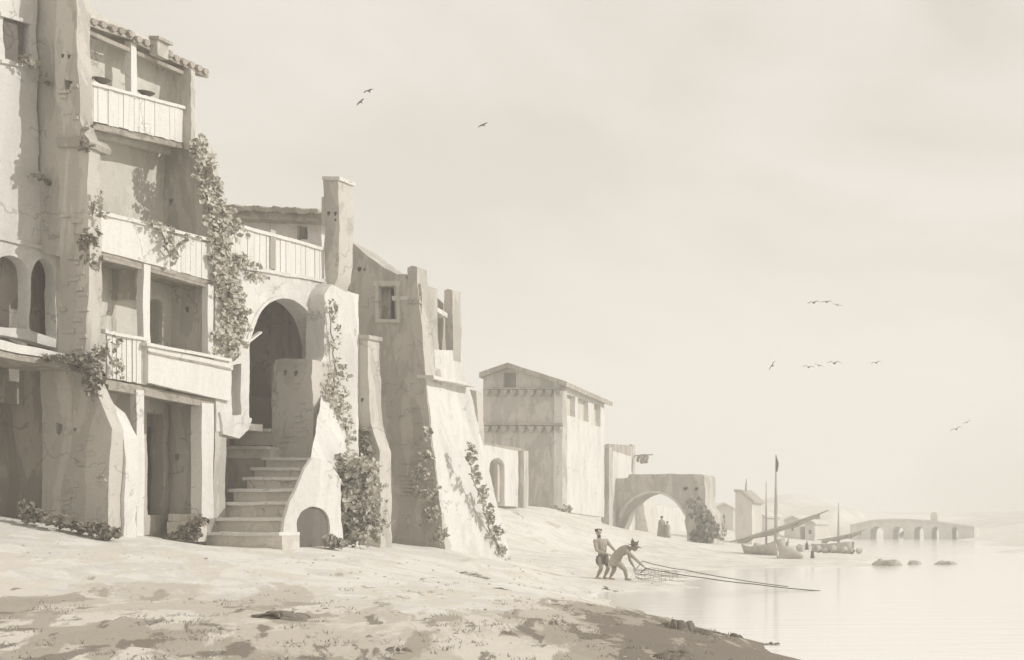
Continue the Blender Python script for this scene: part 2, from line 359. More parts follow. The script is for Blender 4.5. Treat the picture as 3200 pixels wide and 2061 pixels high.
# frontal pier wall of the porch (x 97..255) with a small opening
Yp = 24.62
pw = [(97,838),(205,846),(208,880),(238,935),(262,1000),(255,1080),(252,1180),(254,1262),(97,1245)]
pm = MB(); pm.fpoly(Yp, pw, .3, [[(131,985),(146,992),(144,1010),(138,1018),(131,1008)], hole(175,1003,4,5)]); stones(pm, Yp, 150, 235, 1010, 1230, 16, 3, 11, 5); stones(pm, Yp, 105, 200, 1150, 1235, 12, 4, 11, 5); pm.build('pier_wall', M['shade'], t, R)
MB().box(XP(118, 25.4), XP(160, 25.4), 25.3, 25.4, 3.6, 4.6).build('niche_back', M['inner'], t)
# two layered buttress shaft rising above the frame
bt = MB().fpoly(24.8, [(86,-90),(134,-90),(140,300),(140,600),(96,590),(86,400)], .4).build('inner_buttress', M['shade'], t, R)
shaft = [(129,-90),(178,-90),(179,100),(184,200),(186,285),(204,335),(207,480),(209,600),(205,740),(199,830),(203,850),(134,842),(140,700),(140,500),(131,330)]
bt = MB(); stones(bt, 24.6, 146, 198, 480, 820, 22, 43, 11, 5); stones(bt, 24.6, 140, 172, 200, 300, 7, 44, 10, 5); bt.fpoly(24.6, shaft, .3, [hole(190-9,60,.1,.1)][:0]+[hole(148,188-55,4,6), hole(162,134,4,6), [(150,186),(170,190),(160,205),(156,222),(150,212)]]).build('buttress', M['shade'], t, R)
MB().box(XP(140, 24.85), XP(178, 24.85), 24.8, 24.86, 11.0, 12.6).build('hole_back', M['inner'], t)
MB().fpoly(24.55, [(129,325),(200,318),(210,332),(206,345),(134,345)], .5).build('buttress_cap', M['shade2'], t, (.12, .02))
# foot of the buttress, second lit strip
MB().fpoly(24.93, [(236,940),(262,960),(290,1015),(292,1100),(290,1262),(240,1262)], .3).build('buttress_foot', M['plaster'], t, R)

# ================================================================== 2 BALCONY HOUSE
XA = -22.75
t = thing('balcony_house', 'tall ruinous house with three stacked wooden balconies and ivy corners', 'house', (-23.6, 26.3, 1.8))
def back(X, x0, x1, zt, zb, nm, m, hs=()):
    MB().spoly(X, [(x0, zt[0]), (x1, zt[1]), (x1, zb[1]), (x0, zb[0])], .3, hs).build(nm, M[m], t, R)
# storey back walls (lit through the galleries)
back(-23.5, 150, 400, (-10, 118), (300, 360), 'back_wall', 'backwall')
back(-23.8, 150, 395, (240, 320), (520, 585), 'back_wall', 'backwall')
back(-23.8, 150, 402, (540, 600), (850, 900), 'back_wall', 'backwall', [[(345,800),(345,715),(352,700),(366,697),(377,706),(377,800)], hole(435, 700, .1, .1)][:1])
back(-23.8, 150, 392, (860, 900), (1290, 1270), 'back_wall', 'inner', [[(343,1200),(343,960),(381,965),(381,1200)]])
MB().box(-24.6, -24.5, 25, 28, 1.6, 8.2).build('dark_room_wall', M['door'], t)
MB().fpoly(25.72, [(150,600),(275,600),(275,870),(150,870)], .1).build('partition', M['inner'], t, R) if False else None
# end walls (frontal, in shade)
MB().fpoly(27.4, [(398,130),(446,165),(448,350),(404,345)], .12).build('end_wall', M['shade'], t, R)
MB().fpoly(27.75, [(385,325),(470,335),(484,420),(494,600),(385,600)], .35, [hole(400, 474, 5, 8)]).build('end_wall', M['shade'], t, R)
MB().fpoly(27.95, [(395,600),(502,600),(502,880),(395,880)], .35, [hole(436, 724, 5, 9), hole(456, 770, 3, 4), ]).build('end_wall', M['shade'], t, R)
MB().fpoly(27.95, [(385,880),(500,880),(500,1268),(385,1268)], .35, [hole(414, 1066, 6, 9), hole(452, 1067, 5, 6)]).build('end_wall', M['shade'], t, R)
# near partition inside the two lower galleries: dark bay on the left
MB().fpoly(26.35, [(200,560),(318,560),(318,700),(262,700),(262,830),(200,830)], .12).build('partition', M['inner'], t, R)
# floors / ceilings, one slab per storey, front edge carried on beams
def gallery(label_rail, fl, rail, posts, m_rail='white', XB=-23.8, boards=None):
    b = thing2('balcony', t)
    return b
def emptyp(name, parent, label=None):
    o = bpy.data.objects.new(name, None); C.objects.link(o); o.parent = parent; o.empty_display_size = .2
    ORG[o.name] = ORG[parent.name]; 
    if label: o['label'] = label
    return o
def floor_slab(par, xa, ya, xb, yb, th, XB, nm='floor', mat='wood', XA=XA):
    Ya, Yb = YX(xa, XA), YX(xb, XA); z = [ZP(ya, Ya), ZP(yb, Yb)]
    f = [(XA-.04, Ya, z[0]-th), (XA-.04, Yb, z[1]-th), (XA-.04, Yb, z[1]), (XA-.04, Ya, z[0])]
    MB().hexa(f+[(XB+.03, y, zz) for x, y, zz in f]).build(nm, M[mat], par, (.3, .012))
def post(par, xa, xb, yt, yb, X=XA, t_=.14, mat='white', bend=0):
    Ya, Yb = YX(xa, X), YX(xb, X); z0, z1 = ZP(yb, Ya), ZP(yt, Ya); n = 6; mb = MB(); prev = None
    pts = []
    for k in range(n+1):
        f = k/n; dz = z0+(z1-z0)*f; o = bend*math.sin(f*math.pi)
        w = 1+.06*math.sin(f*9+xa)
        pts.append((X, (Ya+Yb)/2+o, dz, (Yb-Ya)/2*w))
    vs = []
    for (x, y, z, h) in pts: vs += [(x-t_, y-h, z), (x, y-h, z), (x, y+h, z), (x-t_, y+h, z)]
    fs = [(i*4+k, i*4+(k+1) % 4, i*4+4+(k+1) % 4, i*4+4+k) for i in range(n) for k in range(4)]+[(3, 2, 1, 0), (n*4, n*4+1, n*4+2, n*4+3)]
    mb.add(vs, fs)
    return mb.build('post', M[mat], par, (.12, .006))
def boards(par, X, xs_, tops, bots, mat='white', nm='board', gap=.6, jit=3, seed=0):
    """separate vertical boards between the listed pixel columns, tops/bots interpolated"""
    r = random.Random(seed); x0, x1 = xs_[0], xs_[-1]
    mb = MB()
    for a, b in zip(xs_[:-1], xs_[1:]):
        f0 = (a-x0)/(x1-x0); f1 = (b-x0)/(x1-x0); j = r.uniform(-jit, jit); k = r.uniform(-jit, jit)*.4
        T = lambda f: tops[0]+(tops[1]-tops[0])*f; B = lambda f: bots[0]+(bots[1]-bots[0])*f
        lean = r.uniform(-.8, .8)
        mb.slab(X-r.uniform(0, .025), a+gap+lean, T(f0)+j, B(f0)+k, b-gap+lean, T(f1)+j, B(f1)+k, .035)
    return mb.build(nm, M[mat], par, (.3, .004))
XT = -23.02
# --- top gallery
b4 = emptyp('balcony', t, 'uppermost balcony, closed by pale boards')
boards(b4, XT, [205+12*i for i in range(21)], (190, 254), (281, 338), seed=4, jit=4, nm='railing', gap=.15)
MB().slab(XT+.04, 203, 188, 195, 448, 252, 259, .1).build('handrail', M['white'], b4, (.15, .012))
floor_slab(b4, 212, 285, 452, 340, .10, -23.45, XA=XT)
MB().slab(XT-.02, 214, 291, 301, 448, 344, 352, .16).build('beam', M['wood'], b4, (.2, .012))
MB().slab(XT-.2, 214, 287, 296, 440, 341, 349, .12).build('beam', M['wood'], b4, (.2, .012))
post(b4, 306, 319, 84, 226, X=XT, bend=.01); post(b4, 444, 457, 172, 336, X=XT, bend=.0)
# --- roof of the top gallery
rf = emptyp('roof', t)
def pent(par, X, eave, rise, over, run, mat='tile', rows=12):
    """tiled pent roof: eave = two picture points on plane X+over; rises backwards"""
    (xa, ya), (xb, yb) = eave; Xe = X+over; Ya, Yb = YX(xa, Xe), YX(xb, Xe)
    za, zb = ZP(ya, Ya), ZP(yb, Yb)
    f = [(Xe, Ya, za-.07), (Xe, Yb, zb-.07), (Xe, Yb, zb), (Xe, Ya, za)]
    MB().hexa(f+[(Xe-run, y, z+rise) for x, y, z in f]).build('roof_deck', M['wood'], par, (.3, .012))
    mb = MB(); n = max(3, int(abs(Yb-Ya)/.2)); r = random.Random(3)
    for i in range(n):
        f0 = (i+.5)/n; y = Ya+(Yb-Ya)*f0; z = za+(zb-za)*f0
        pts = [(Xe+.06-run*k/4+r.uniform(-.02, .02), y+r.uniform(-.015, .015), z+rise*k/4+.035+r.uniform(-.01, .02)) for k in range(5)]
        mb.tube(pts, [.075, .07, .07, .065, .06], 6)
    return mb.build('tiles', M[mat], par, smooth=True)
pent(rf, XT, ((206, 52), (312, 88)), .18, .05, 1.1)
pent(rf, XT, ((312, 92), (486, 176)), .18, .08, 1.0)
MB().slab(XT-.02, 198, 66, 76, 450, 176, 184, .12).build('wall_plate', M['wood'], rf, (.2, .012))
ch = MB().fpoly(26.4, [(350,90),(358,86),(368,88),(368,128),(350,128)], .3).build('chimney', M['shade'], t, (.12, .01))
MB().fpoly(26.36, [(347,84),(371,84),(371,91),(347,91)], .38).build('chimney_cap', M['tile'], ch)
# --- second gallery
b3 = emptyp('balcony', t, 'middle balcony, closed by a solid pale parapet with trailing creeper')
MB().slab(XA, 224, 497, 582, 390, 540, 627, .1).build('parapet', M['white'], b3, R)
boards(b3, XA-.02, [390, 397, 405, 414, 423, 433, 445, 458, 472, 486, 500], (545, 568), (628, 657), seed=8, nm='railing', gap=.25)
MB().slab(XA+.05, 221, 488, 497, 502, 560, 567, .17).build('handrail', M['white'], b3, (.15, .012))
floor_slab(b3, 240, 584, 498, 658, .10, -23.8)
MB().slab(XA-.05, 242, 592, 606, 494, 664, 674, .16).build('beam', M['wood'], b3, (.2, .012))
MB().slab(XA-.45, 242, 586, 600, 494, 660, 670, .14).build('beam', M['wood'], b3, (.2, .012))
# --- first gallery
b2 = emptyp('balcony', t, 'lowest balcony, crooked planks at left and a moulded pale parapet at right')
post(b2, 336, 352, 616, 800, bend=-.02); post(b2, 486, 499, 664, 826, bend=-.015)
boards(b2, XA, [249, 262, 272, 285, 296, 309, 318, 331, 345], (772, 792), (880, 896), seed=12, jit=4, gap=1.0, nm='railing')
MB().slab(XA+.05, 246, 770, 777, 347, 788, 795, .1).build('handrail', M['white'], b2, (.12, .012))
MB().slab(XA+.1, 346, 806, 892, 540, 848, 936, .12).build('parapet', M['white'], b2, (.2, .01))
MB().slab(XA+.16, 344, 798, 805, 542, 836, 843, .2).build('handrail', M['white'], b2, (.12, .01))
MB().slab(XA+.125, 346, 818, 823, 540, 858, 863, .03).build('moulding', M['wood'], b2, (.12, .006))
floor_slab(b2, 250, 884, 538, 938, .1, -23.8)
MB().slab(XA-.04, 252, 893, 908, 500, 938, 950, .18).build('beam', M['wood'], b2, (.2, .015))
MB().slab(XA-.5, 252, 887, 900, 500, 932, 944, .16).build('beam', M['wood'], b2, (.2, .015))
# --- ground storey posts
post(t, 318, 336, 908, 1262, bend=.02); post(t, 472, 499, 938, 1212, t_=.26, bend=-.01)
MB().spoly(XA+.03, [(470,1212),(503,1208),(506,1270),(468,1270)], .3).build('pillar_base', M['shade2'], t, (.15, .03))
MB().fbox(27.55, 392, 466, 1198, 1215, .38).build('doorstep', M['step'], t, (.15, .02))
MB().fbox(27.3, 390, 464, 1215, 1262, .24).build('doorstep', M['step'], t, (.15, .03))
# cloths and bowls on the top handrail
for i, (x, y, lab) in enumerate([(211, 184, 'small dark clay bowl beside the tall buttress on the uppermost handrail'), (243, 192, 'wide dark bowl on the uppermost handrail left of the gallery post'), (347, 222, 'dark bowl on the uppermost handrail right of the gallery post')]):
    Y = YX(x, XA); Y = YX(x, XT); c = P(x, y+3, Y); rr = [.05, .1, .16, .15][:4]
    s_ = 1.0 if i else .7
    mb = MB(); vs = []
    prof = [(0, -.0), (.06, 0), (.12, .05), (.16, .09), (.13, .09), (.05, .03), (0, .03)]
    n = 14
    for (r_, h_) in prof:
        for k in range(n): th = 2*math.pi*k/n; vs.append((c.x-.05+r_*s_*math.cos(th), c.y+r_*s_*math.sin(th), c.z+h_*s_))
    fs = [(a*n+k, a*n+(k+1) % n, (a+1)*n+(k+1) % n, (a+1)*n+k) for a in range(len(prof)-1) for k in range(n)]
    mb.add(vs, fs).build('bowl', M['door'], smooth=True, label=lab, cat='bowl', group='bowls standing on the top handrail')

# ================================================================== 3 ARCH HOUSE
XC = -22.75
t = thing('arch_house', 'pale house with great round archway, railed terrace and square chimney pier', 'house', (-23.8, 30.5, 1.6))
out = [(503,600),(556,624),(757,662),(838,690),(838,1290),(748,1290),(748,832)]
archpts = arc(664, 832, 84, 134, 0, 168, 18)
out += archpts[1:]
out += [(580,975),(562,992),(530,1004),(503,1006)]
MB().spoly(XC, out, .5, [[(541,852),(562,848),(562,965),(541,972)]]).build('wall', M['plaster'], t, R)
# corbel under the overhanging corner
MB().spoly(XC+.05, [(512,962),(586,975),(580,1004),(560,1022),(520,1012)], .5).build('corbel', M['plaster'], t, (.12, .025))
MB().spoly(XC+.09, [(500,836),(545,842),(545,862),(500,856)], .4).build('ledge', M['plaster'], t, (.12, .02))
MB().spoly(XC+.04, [(502,772),(584,792),(612,772),(612,776),(584,798),(502,782)], .1).build('timber_bar', M['white'], t)
# voussoir ring slightly proud, behind it the dark passage
ring = arc(664, 832, 91, 142, 2, 168, 18)+list(reversed(arc(664, 832, 84.6, 134.6, 2, 168, 18)))
MB().spoly(XC+.03, ring, .2).build('arch_ring', M['plaster'], t, (.12, .008))
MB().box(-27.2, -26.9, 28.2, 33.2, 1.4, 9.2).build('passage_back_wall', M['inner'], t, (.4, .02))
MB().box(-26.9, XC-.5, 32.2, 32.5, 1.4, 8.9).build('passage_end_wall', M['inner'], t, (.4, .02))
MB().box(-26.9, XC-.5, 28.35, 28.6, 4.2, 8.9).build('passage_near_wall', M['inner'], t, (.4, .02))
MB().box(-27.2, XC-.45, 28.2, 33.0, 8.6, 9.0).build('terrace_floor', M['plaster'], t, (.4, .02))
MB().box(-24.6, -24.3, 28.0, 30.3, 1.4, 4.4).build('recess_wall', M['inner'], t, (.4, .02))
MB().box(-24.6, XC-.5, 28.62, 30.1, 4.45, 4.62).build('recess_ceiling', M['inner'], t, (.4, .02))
# inner pier with two putlog holes
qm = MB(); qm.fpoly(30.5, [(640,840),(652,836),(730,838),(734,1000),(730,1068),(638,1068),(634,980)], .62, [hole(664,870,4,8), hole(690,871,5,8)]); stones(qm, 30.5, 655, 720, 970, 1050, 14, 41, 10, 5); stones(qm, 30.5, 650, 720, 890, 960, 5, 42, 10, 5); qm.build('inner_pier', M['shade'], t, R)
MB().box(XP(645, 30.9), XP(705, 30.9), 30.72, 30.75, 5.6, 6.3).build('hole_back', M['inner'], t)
# lower lit buttress mass
MB().spoly(-22.33, [(758,690),(775,664),(826,690),(834,760),(838,1290),(735,1290),(742,1060),(748,850),(757,830)], .5).build('buttress', M['plaster'], t, R)
# chimney pier: frontal shaded face and lit flank
ch = MB().fpoly(31.6, [(757,418),(790,417),(792,500),(790,600),(787,650),(766,700),(758,640)], .55, [hole(767,499,4,6), hole(782,499,4,6), hole(782,513,3,4)]).build('chimney_pier', M['shade'], t, R)
MB().fpoly(31.57, [(754,412),(793,412),(793,420),(754,420)], .62).build('pier_cap', M['plaster'], ch, (.12, .02))
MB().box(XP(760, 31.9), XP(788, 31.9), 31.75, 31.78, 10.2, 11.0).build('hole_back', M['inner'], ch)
# terrace balustrade
bl = emptyp('balustrade', t)
MB().slab(XC+.04, 532, 516, 524, 757, 578, 585, .14).build('handrail', M['white'], bl, (.15, .012))
boards(bl, XC, [534, 549, 563, 578, 593, 608, 622, 633], (524, 548), (618, 632), seed=21, jit=1, nm='panel', gap=.12)
boards(bl, XC, [643, 655, 667, 679, 690, 702, 713, 724, 735, 746, 757], (552, 582), (634, 656), seed=22, jit=1.5, nm='panel', gap=.4)
MB().slab(XC+.02, 632, 536, 628, 644, 540, 630, .14).build('post', M['shade2'], bl, (.15, .01))
MB().slab(XC+.06, 530, 614, 622, 760, 652, 660, .2).build('coping', M['plaster'], bl, (.15, .02))
# roofed house behind the terrace
t2 = thing('rear_house', 'low house behind the terrace railing with shaggy tiled eave and tiny window', 'house', (-26, 34.5, 8.9))
mpale = M['backwall']
MB().fpoly(34.4, [(470,500),(752,506),(752,700),(470,700)], .7, [[(698,530),(719,530),(719,560),(698,560)]]).build('wall', M['plaster'], t2, R)
wn = MB().fbox(34.75, 695, 722, 524, 566, .03).build('window', M['door'], t2)
MB().fbox(34.32, 694, 698, 527, 562, .1).add([], []).build('window_frame', M['wood'], wn)
rm = MB(); rm.fpoly(33.9, [(512,489),(752,499),(752,517),(512,508)], .9); rm.build('eave', M['wood'], t2, (.25, .03))
tm = MB(); r = random.Random(5)
for i in range(24):
    x = 516+i*9.6; y = 484+i*.45+r.uniform(-2, 2)
    a = P(x, y, 33.75); tm.tube([a, a+Vector((0, .5, .1)), a+Vector((0, 1.0, .2))], [.08+r.uniform(-.01, .015), .075, .07], 6)
tm.build('tiles', M['tile'], t2, smooth=True)
tw = MB()
# ================================================================== 4 STAIRCASE
t = thing('staircase', 'worn stone outside stair climbing to the archway with small arched vault beneath', 'staircase', (-22, 28.6, 1.5))
st = [(465,662,1241,1280),(494,667,1207,1244),(513,674,1170,1210),(543,691,1140,1173),(574,696,1113,1143),(591,708,1090,1116),(618,730,1066,1093)]
prevz = 1.2
for i, (xa, xb, yt, yb) in enumerate(st):
    Y0 = 27.6+.4*i; zt = ZP(yt, Y0); xr = max(XP(xb, Y0), -21.32) if i > 0 else XP(xb, Y0)
    if i > 0: xr = -21.2
    mb = MB()
    xr = -21.03; ye = Y0+.6 if i < 6 else 30.55
    zb = prevz-.03 if i else 1.2; xl = XP(xa, Y0)
    if i == 0: xr = -20.9
    if i == 6: xr = -21.85
    if i == 5: xr = -21.55
    mb.box(xl, xr, Y0+.05, ye, zb, zt-.075)
    so_ = mb.build('step', M['step'], t, (.16, .016)); prevz = zt
    MB().box(xl-.05, xr+.01, Y0-.05, ye, zt-.08, zt).build('lit_tone_tread', M['white'], so_, (.12, .016))  # white slab paints the sunlit edge on a step that faces away from the sun
side = [(664,1285),(663,1244),(668,1210),(676,1173),(691,1143),(698,1116),(710,1092),(731,1067),(748,1062),(772,1090),(790,1140),(796,1285)]
vault = [(694,1280),(694,1222)]+arc(732, 1222, 38, 41, 180, 0, 12)+[(770,1280)]
MB().spoly(-20.95, side, .4, [vault] if False else []).build('side_wall', M['plaster'], t, R) if False else None
side2 = [(664,1285),(663,1244),(668,1210),(676,1173),(691,1143),(698,1116),(710,1092),(731,1067),(748,1068),(772,1082),(790,1108),(797,1150),(800,1285),(770,1285),(770,1222)]+arc(732,1222,38,41,0,180,14)[1:]+[(694,1285)]
MB().spoly(-20.95, side2, .07).build('side_wall', M['plaster'], t, R)
MB().hexa([(-21.2,28.9,2.7), (-21.05,29.75,1.2), (-22.3,32.0,1.2), (-22.45,31.2,1.2), (-21.05,28.78,3.68), (-21.1,29.72,3.0), (-22.3,31.9,5.0), (-22.4,31.1,5.7)]).build('shoulder', M['plaster'], t, R)
vm = MB(); vm.box(-21.026, -21.004, 28.0, 29.5, 1.2, 2.6); vm.build('vault_shade', M['door'], t, (.2, .0))  # dark panel painted as the shade inside the vault
# upper flight inside the recess
for (xa, xb, yt, yb, Y0) in [(526,628,1040,1066,30.15),(545,634,999,1036,30.5)]:
    zt = ZP(yt, Y0)
    mb = MB(); mb.box(XP(xa, Y0), XP(xb, Y0), Y0+.05, 32, ZP(yb, Y0)-.02, zt-.08); so_ = mb.build('step', M['step'], t, (.16, .016))
    MB().box(XP(xa, Y0)-.04, XP(xb, Y0), Y0-.05, 32, zt-.08, zt).build('lit_tone_tread', M['white'], so_, (.12, .016))  # same white edge imitating sunlight on the upper flight
MB().fpoly(30.25, [(500,1068),(640,1068),(640,1260),(500,1260)], .3).build('stair_wall', M['shade2'], t, R)

# ================================================================== 5 SMALL PIER
t = thing('buttress_pier', 'narrow free-topped pier with two holes between bushy stair vault and tall shaded wall', 'pier', (-22.4, 33.2, 1.4))
MB().fpoly(33, [(822,785),(858,783),(861,900),(864,985),(872,1015),(886,1050),(888,1290),(770,1290),(790,1100),(824,1000)], .5, [hole(835,936,3,7), hole(846,933,3,6)]).build('shaft', M['shade'], t, R)
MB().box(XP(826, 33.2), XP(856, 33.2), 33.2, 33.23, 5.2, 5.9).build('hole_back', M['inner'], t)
MB().fpoly(32.96, [(819,779),(861,778),(861,788),(819,789)], .56).build('cap', M['shade2'], t, (.1, .02))

# ================================================================== 6 BUTTRESSED BUILDING
t = thing('buttressed_building', 'tall building with leaning shaded end wall, framed window and white battered front', 'building', (-24, 37, 1.4))
ew = [(760,540),(826,570),(866,602),(900,626),(955,654),(985,664),(985,760),(990,850),(1000,960),(1012,1060),(1024,1150),(1042,1290),(760,1290)]
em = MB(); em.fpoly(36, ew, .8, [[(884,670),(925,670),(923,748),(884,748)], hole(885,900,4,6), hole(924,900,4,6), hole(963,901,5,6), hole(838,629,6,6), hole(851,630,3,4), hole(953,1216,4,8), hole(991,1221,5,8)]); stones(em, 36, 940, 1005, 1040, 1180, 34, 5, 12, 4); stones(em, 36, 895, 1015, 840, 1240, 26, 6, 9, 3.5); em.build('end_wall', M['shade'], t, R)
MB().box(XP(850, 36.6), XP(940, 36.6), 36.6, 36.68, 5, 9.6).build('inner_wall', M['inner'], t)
wn = emptyp('window', t)
fr = MB(); Yw = 35.95
for (a, b, c, d) in [(876,884,664,754),(925,931,664,754),(872,934,656,668),(876,930,746,754)]: fr.fbox(Yw, a, b, c, d, .12)
fr.build('frame', M['backwall'], wn, (.15, .01))
MB().fbox(36.25, 884, 912, 671, 748, .05).build('shutter', M['inner'], wn)
# battered lit front (lower body)
def hx(pts): return [P(*p) for p in pts]
lo = hx([(1042,1290,36.03),(1196,1318,39.2),(1094,900,38.35),(993,868,36.03)])
bk = [Vector((-24.6, 36.03, 1)), Vector((-24.6, 39.2, 1)), Vector((-24.6, 38.35, ZP(900, 38.35))), Vector((-24.6, 36.03, ZP(868, 36.03)))]
MB().hexa(lo+bk).build('battered_front', M['plaster'], t, R)
up = hx([(993,868,36.03),(1094,900,38.35),(1077,818,37.95),(990,812,36.03)])
bk2 = [Vector((-24.6, p.y, p.z)) for p in up]
MB().hexa(up+bk2).build('upper_front', M['plaster'], t, R)
MB().spoly(-23.35, [(950,640),(985,664),(1062,732),(1075,830),(950,830)], .4).build('recessed_wall', M['shade'], t, R)
MB().slab(-22.9, 982, 692, 702, 1045, 732, 742, .9).build('roof', M['plaster'], t, (.15, .02))
k1 = MB().fpoly(35.95, [(953,626),(962,621),(975,624),(977,700),(986,760),(990,812),(995,880),(958,760),(953,700)], .5).build('chimney_pier', M['shade'], t, R)
MB().fpoly(35.9, [(950,700),(978,700),(980,709),(950,709)], .3).build('ledge', M['shade2'], k1, (.1, .02))
MB().fpoly(37.5, [(1036,680),(1044,675),(1056,678),(1058,760),(1058,840),(1042,840)], .42).build('chimney_pier', M['shade'], t, R)
MB().slab(-22.45, 1012, 874, 882, 1112, 896, 903, .5).build('pent_ledge', M['plaster'], t, (.15, .02))
MB().fpoly(40.4, [(1082,905),(1112,912),(1116,950),(1116,1045),(1108,1060),(1096,1000)], .35).build('rear_pier', M['shade'], t, R)
MB().box(-26, -24.2, 38.5, 41.2, 1.6, 6.2).build('rear_body', M['plaster'], t, R)

# ================================================================== 7 SMALL GATEHOUSE + GABLED HOUSE
t = thing('gate_lodge', 'small white lodge with round-headed doorway in front of the gabled house', 'lodge', (-35, 62, 3.1))
def obl(x0, Y0, x1, Y1, loops, th):
    a = Vector((XP(x0, Y0), Y0)); b = Vector((XP(x1, Y1), Y1)); d = (b-a); Ln = d.length; d.normalize(); n = Vector((-d.y, d.x))
    LL = []
    for l in loops:
        o = []
        for x, y in l:
            k = (x-EX)/F; s = (a.x-k*a.y)/(k*d.y-d.x); Yq = a.y+d.y*s; o.append((s, ZP(y, Yq)))
        LL.append(o)
    return MB().prism(LL, lambda p, q: (a.x+d.x*p[0]+n.x*q, a.y+d.y*p[0]+n.y*q, p[1]), 0, th)
R2 = (.5, .02)
obl(1112,60,1210,65, [[(1112,1034),(1210,1050),(1210,1182),(1178,1180),(1178,1090)]+arc(1160.5,1090,17.5,23,0,180,10)[1:]+[(1143,1180),(1112,1182)]], .5).build('wall', M['plaster'], t, R2)
obl(1106,59.8,1222,65.6, [[(1106,1027),(1222,1046),(1222,1052),(1106,1034)]], 3).build('roof', M['tile'], t, R2)
MB().box(XP(1140, 64)-1.0, XP(1178, 64)+.1, 64.9, 65.1, 3, 6.2).build('inner_wall', M['backwall'], t, R2)
obl(1162,62.9,1178,63.8, [[(1162,1082),(1177,1084),(1177,1170),(1162,1170)]], .1).build('door', M['inner'], t)
MB().fpoly(65.1, [(1209,1050),(1223,1050),(1223,1184),(1209,1184)], .5).build('corner_pier', M['shade'], t, R2)

t = thing('gabled_house', 'gabled house with corbelled shaded end and row of windows under lit eaves', 'house', (-40, 78, 3.2))
A0 = [(1128,872),(1185,849),(1313,889),(1313,1192),(1128,1186)]
gm_ = MB(); gm_.fpoly(75, A0, .6, [[(1176,868),(1205,868),(1205,915),(1176,915)]]); stones(gm_, 75, 1230, 1300, 1080, 1185, 26, 8, 8, 3); stones(gm_, 75, 1136, 1290, 1010, 1060, 14, 9, 8, 3); gm_.build('gable_wall', M['shade'], t, R2)
MB().box(XP(1170, 76), XP(1210, 76), 75.62, 75.7, 10.2, 12.3).build('inner_wall', M['inner'], t)
win3 = [[(1321,917),(1343,924),(1343,973),(1321,967)], [(1349,926),(1374,934),(1374,984),(1349,977)], [(1387,938),(1402,943),(1402,996),(1387,991)]]
obl(1313,75,1411,86, [[(1313,889),(1411,931),(1411,1206),(1313,1192)]]+win3, .5).build('side_wall', M['plaster'], t, R2)
for w in win3: 
    s = obl(1313,75.0,1411,86.0, [w], .08); s.v = [(v[0]-.35, v[1]+.1, v[2]) for v in s.v]; wo = s.build('window', M['backwall'], t)
# corbel tables
for i in range(18):
    x = 1134+(i % 9)*21; y = 908 if i < 9 else 993
    MB().fpoly(74.75, [(x-7,y),(x+7,y),(x+5,y+10),(x,y+15),(x-5,y+10)], .24).build('corbel', M['shade2'], t, (.4, .02))
MB().fbox(74.8, 1128, 1314, 986, 991, .25).build('string_course', M['shade2'], t, R2)
MB().fbox(74.8, 1128, 1314, 903, 907, .25).build('string_course', M['shade2'], t, R2)
rf = emptyp('roof', t)
rp = [P(1118,868,74.6), P(1185,845,74.6), P(1322,889,74.6)]; bp_ = [P(1118,868,74.6), P(1185,845,74.6), P(1322,889,74.6)]
sx, sy = XP(1430, 86.8)-XP(1322, 74.6), 86.8-74.6
for a, b in ((0, 1), (1, 2)):
    q = [rp[a], rp[b], rp[b]+Vector((sx, sy, 0)), rp[a]+Vector((sx, sy, 0))]
    MB().hexa(q+[v-Vector((0, 0, .32)) for v in q]).build('roof_slope', M['tile'], rf, R2)
# annex beyond with roof strip
t = thing('annex', 'low lit annex with small tiled roof right of the gabled house', 'outbuilding', (-40, 89, 3))
MB().fpoly(87, [(1407,1048),(1422,1042),(1422,1245),(1404,1215)], .6).build('corner_pier', M['shade'], t, R2)
obl(1422,88,1475,95, [[(1422,1037),(1475,1042),(1475,1245),(1422,1245)]], .5).build('wall', M['plaster'], t, R2)
obl(1421,87.8,1474,94.8, [[(1424,1035),(1474,1038),(1474,1064),(1424,1048)]], .3).build('roof', M['tile'], t, R2)
MB().fpoly(95, [(1468,1036),(1476,1036),(1476,1112),(1468,1112)], .6).build('corner_post', M['shade'], t, R2)
t = thing('laundry_pole', 'thin pole with washing hung out beyond the annex wall', 'laundry pole', P(1476,1112,95.5))
mb = MB(); mb.tube([P(1474,1064,95.4), P(1500,1060,95.2), P(1525,1060,95.2)], .05, 6).build('pole', M['wood'], t)
for i, (x, w, h) in enumerate([(1490,3.5,16),(1500,5,20),(1509,5,19)]):
    mb = MB(); n = 5
    vs = []
    for j in range(n+1):
        for k in range(4):
            a = P(x-w+2*w*k/3, 1061+h*j/n, 95.2); vs.append((a.x, a.y+.12*math.sin(j*1.3+k*2), a.z))
    fs = [(j*4+k, j*4+k+1, (j+1)*4+k+1, (j+1)*4+k) for j in range(n) for k in range(3)]
    mb.add(vs, fs); o = mb.build('washing', M['linen'], label=['left', 'middle', 'right'][i]+' piece of the grey washing on the thin pole beyond the annex', cat='laundry', group='washing on the pole')
    sd = o.modifiers.new('thick', 'SOLIDIFY'); sd.thickness = .03

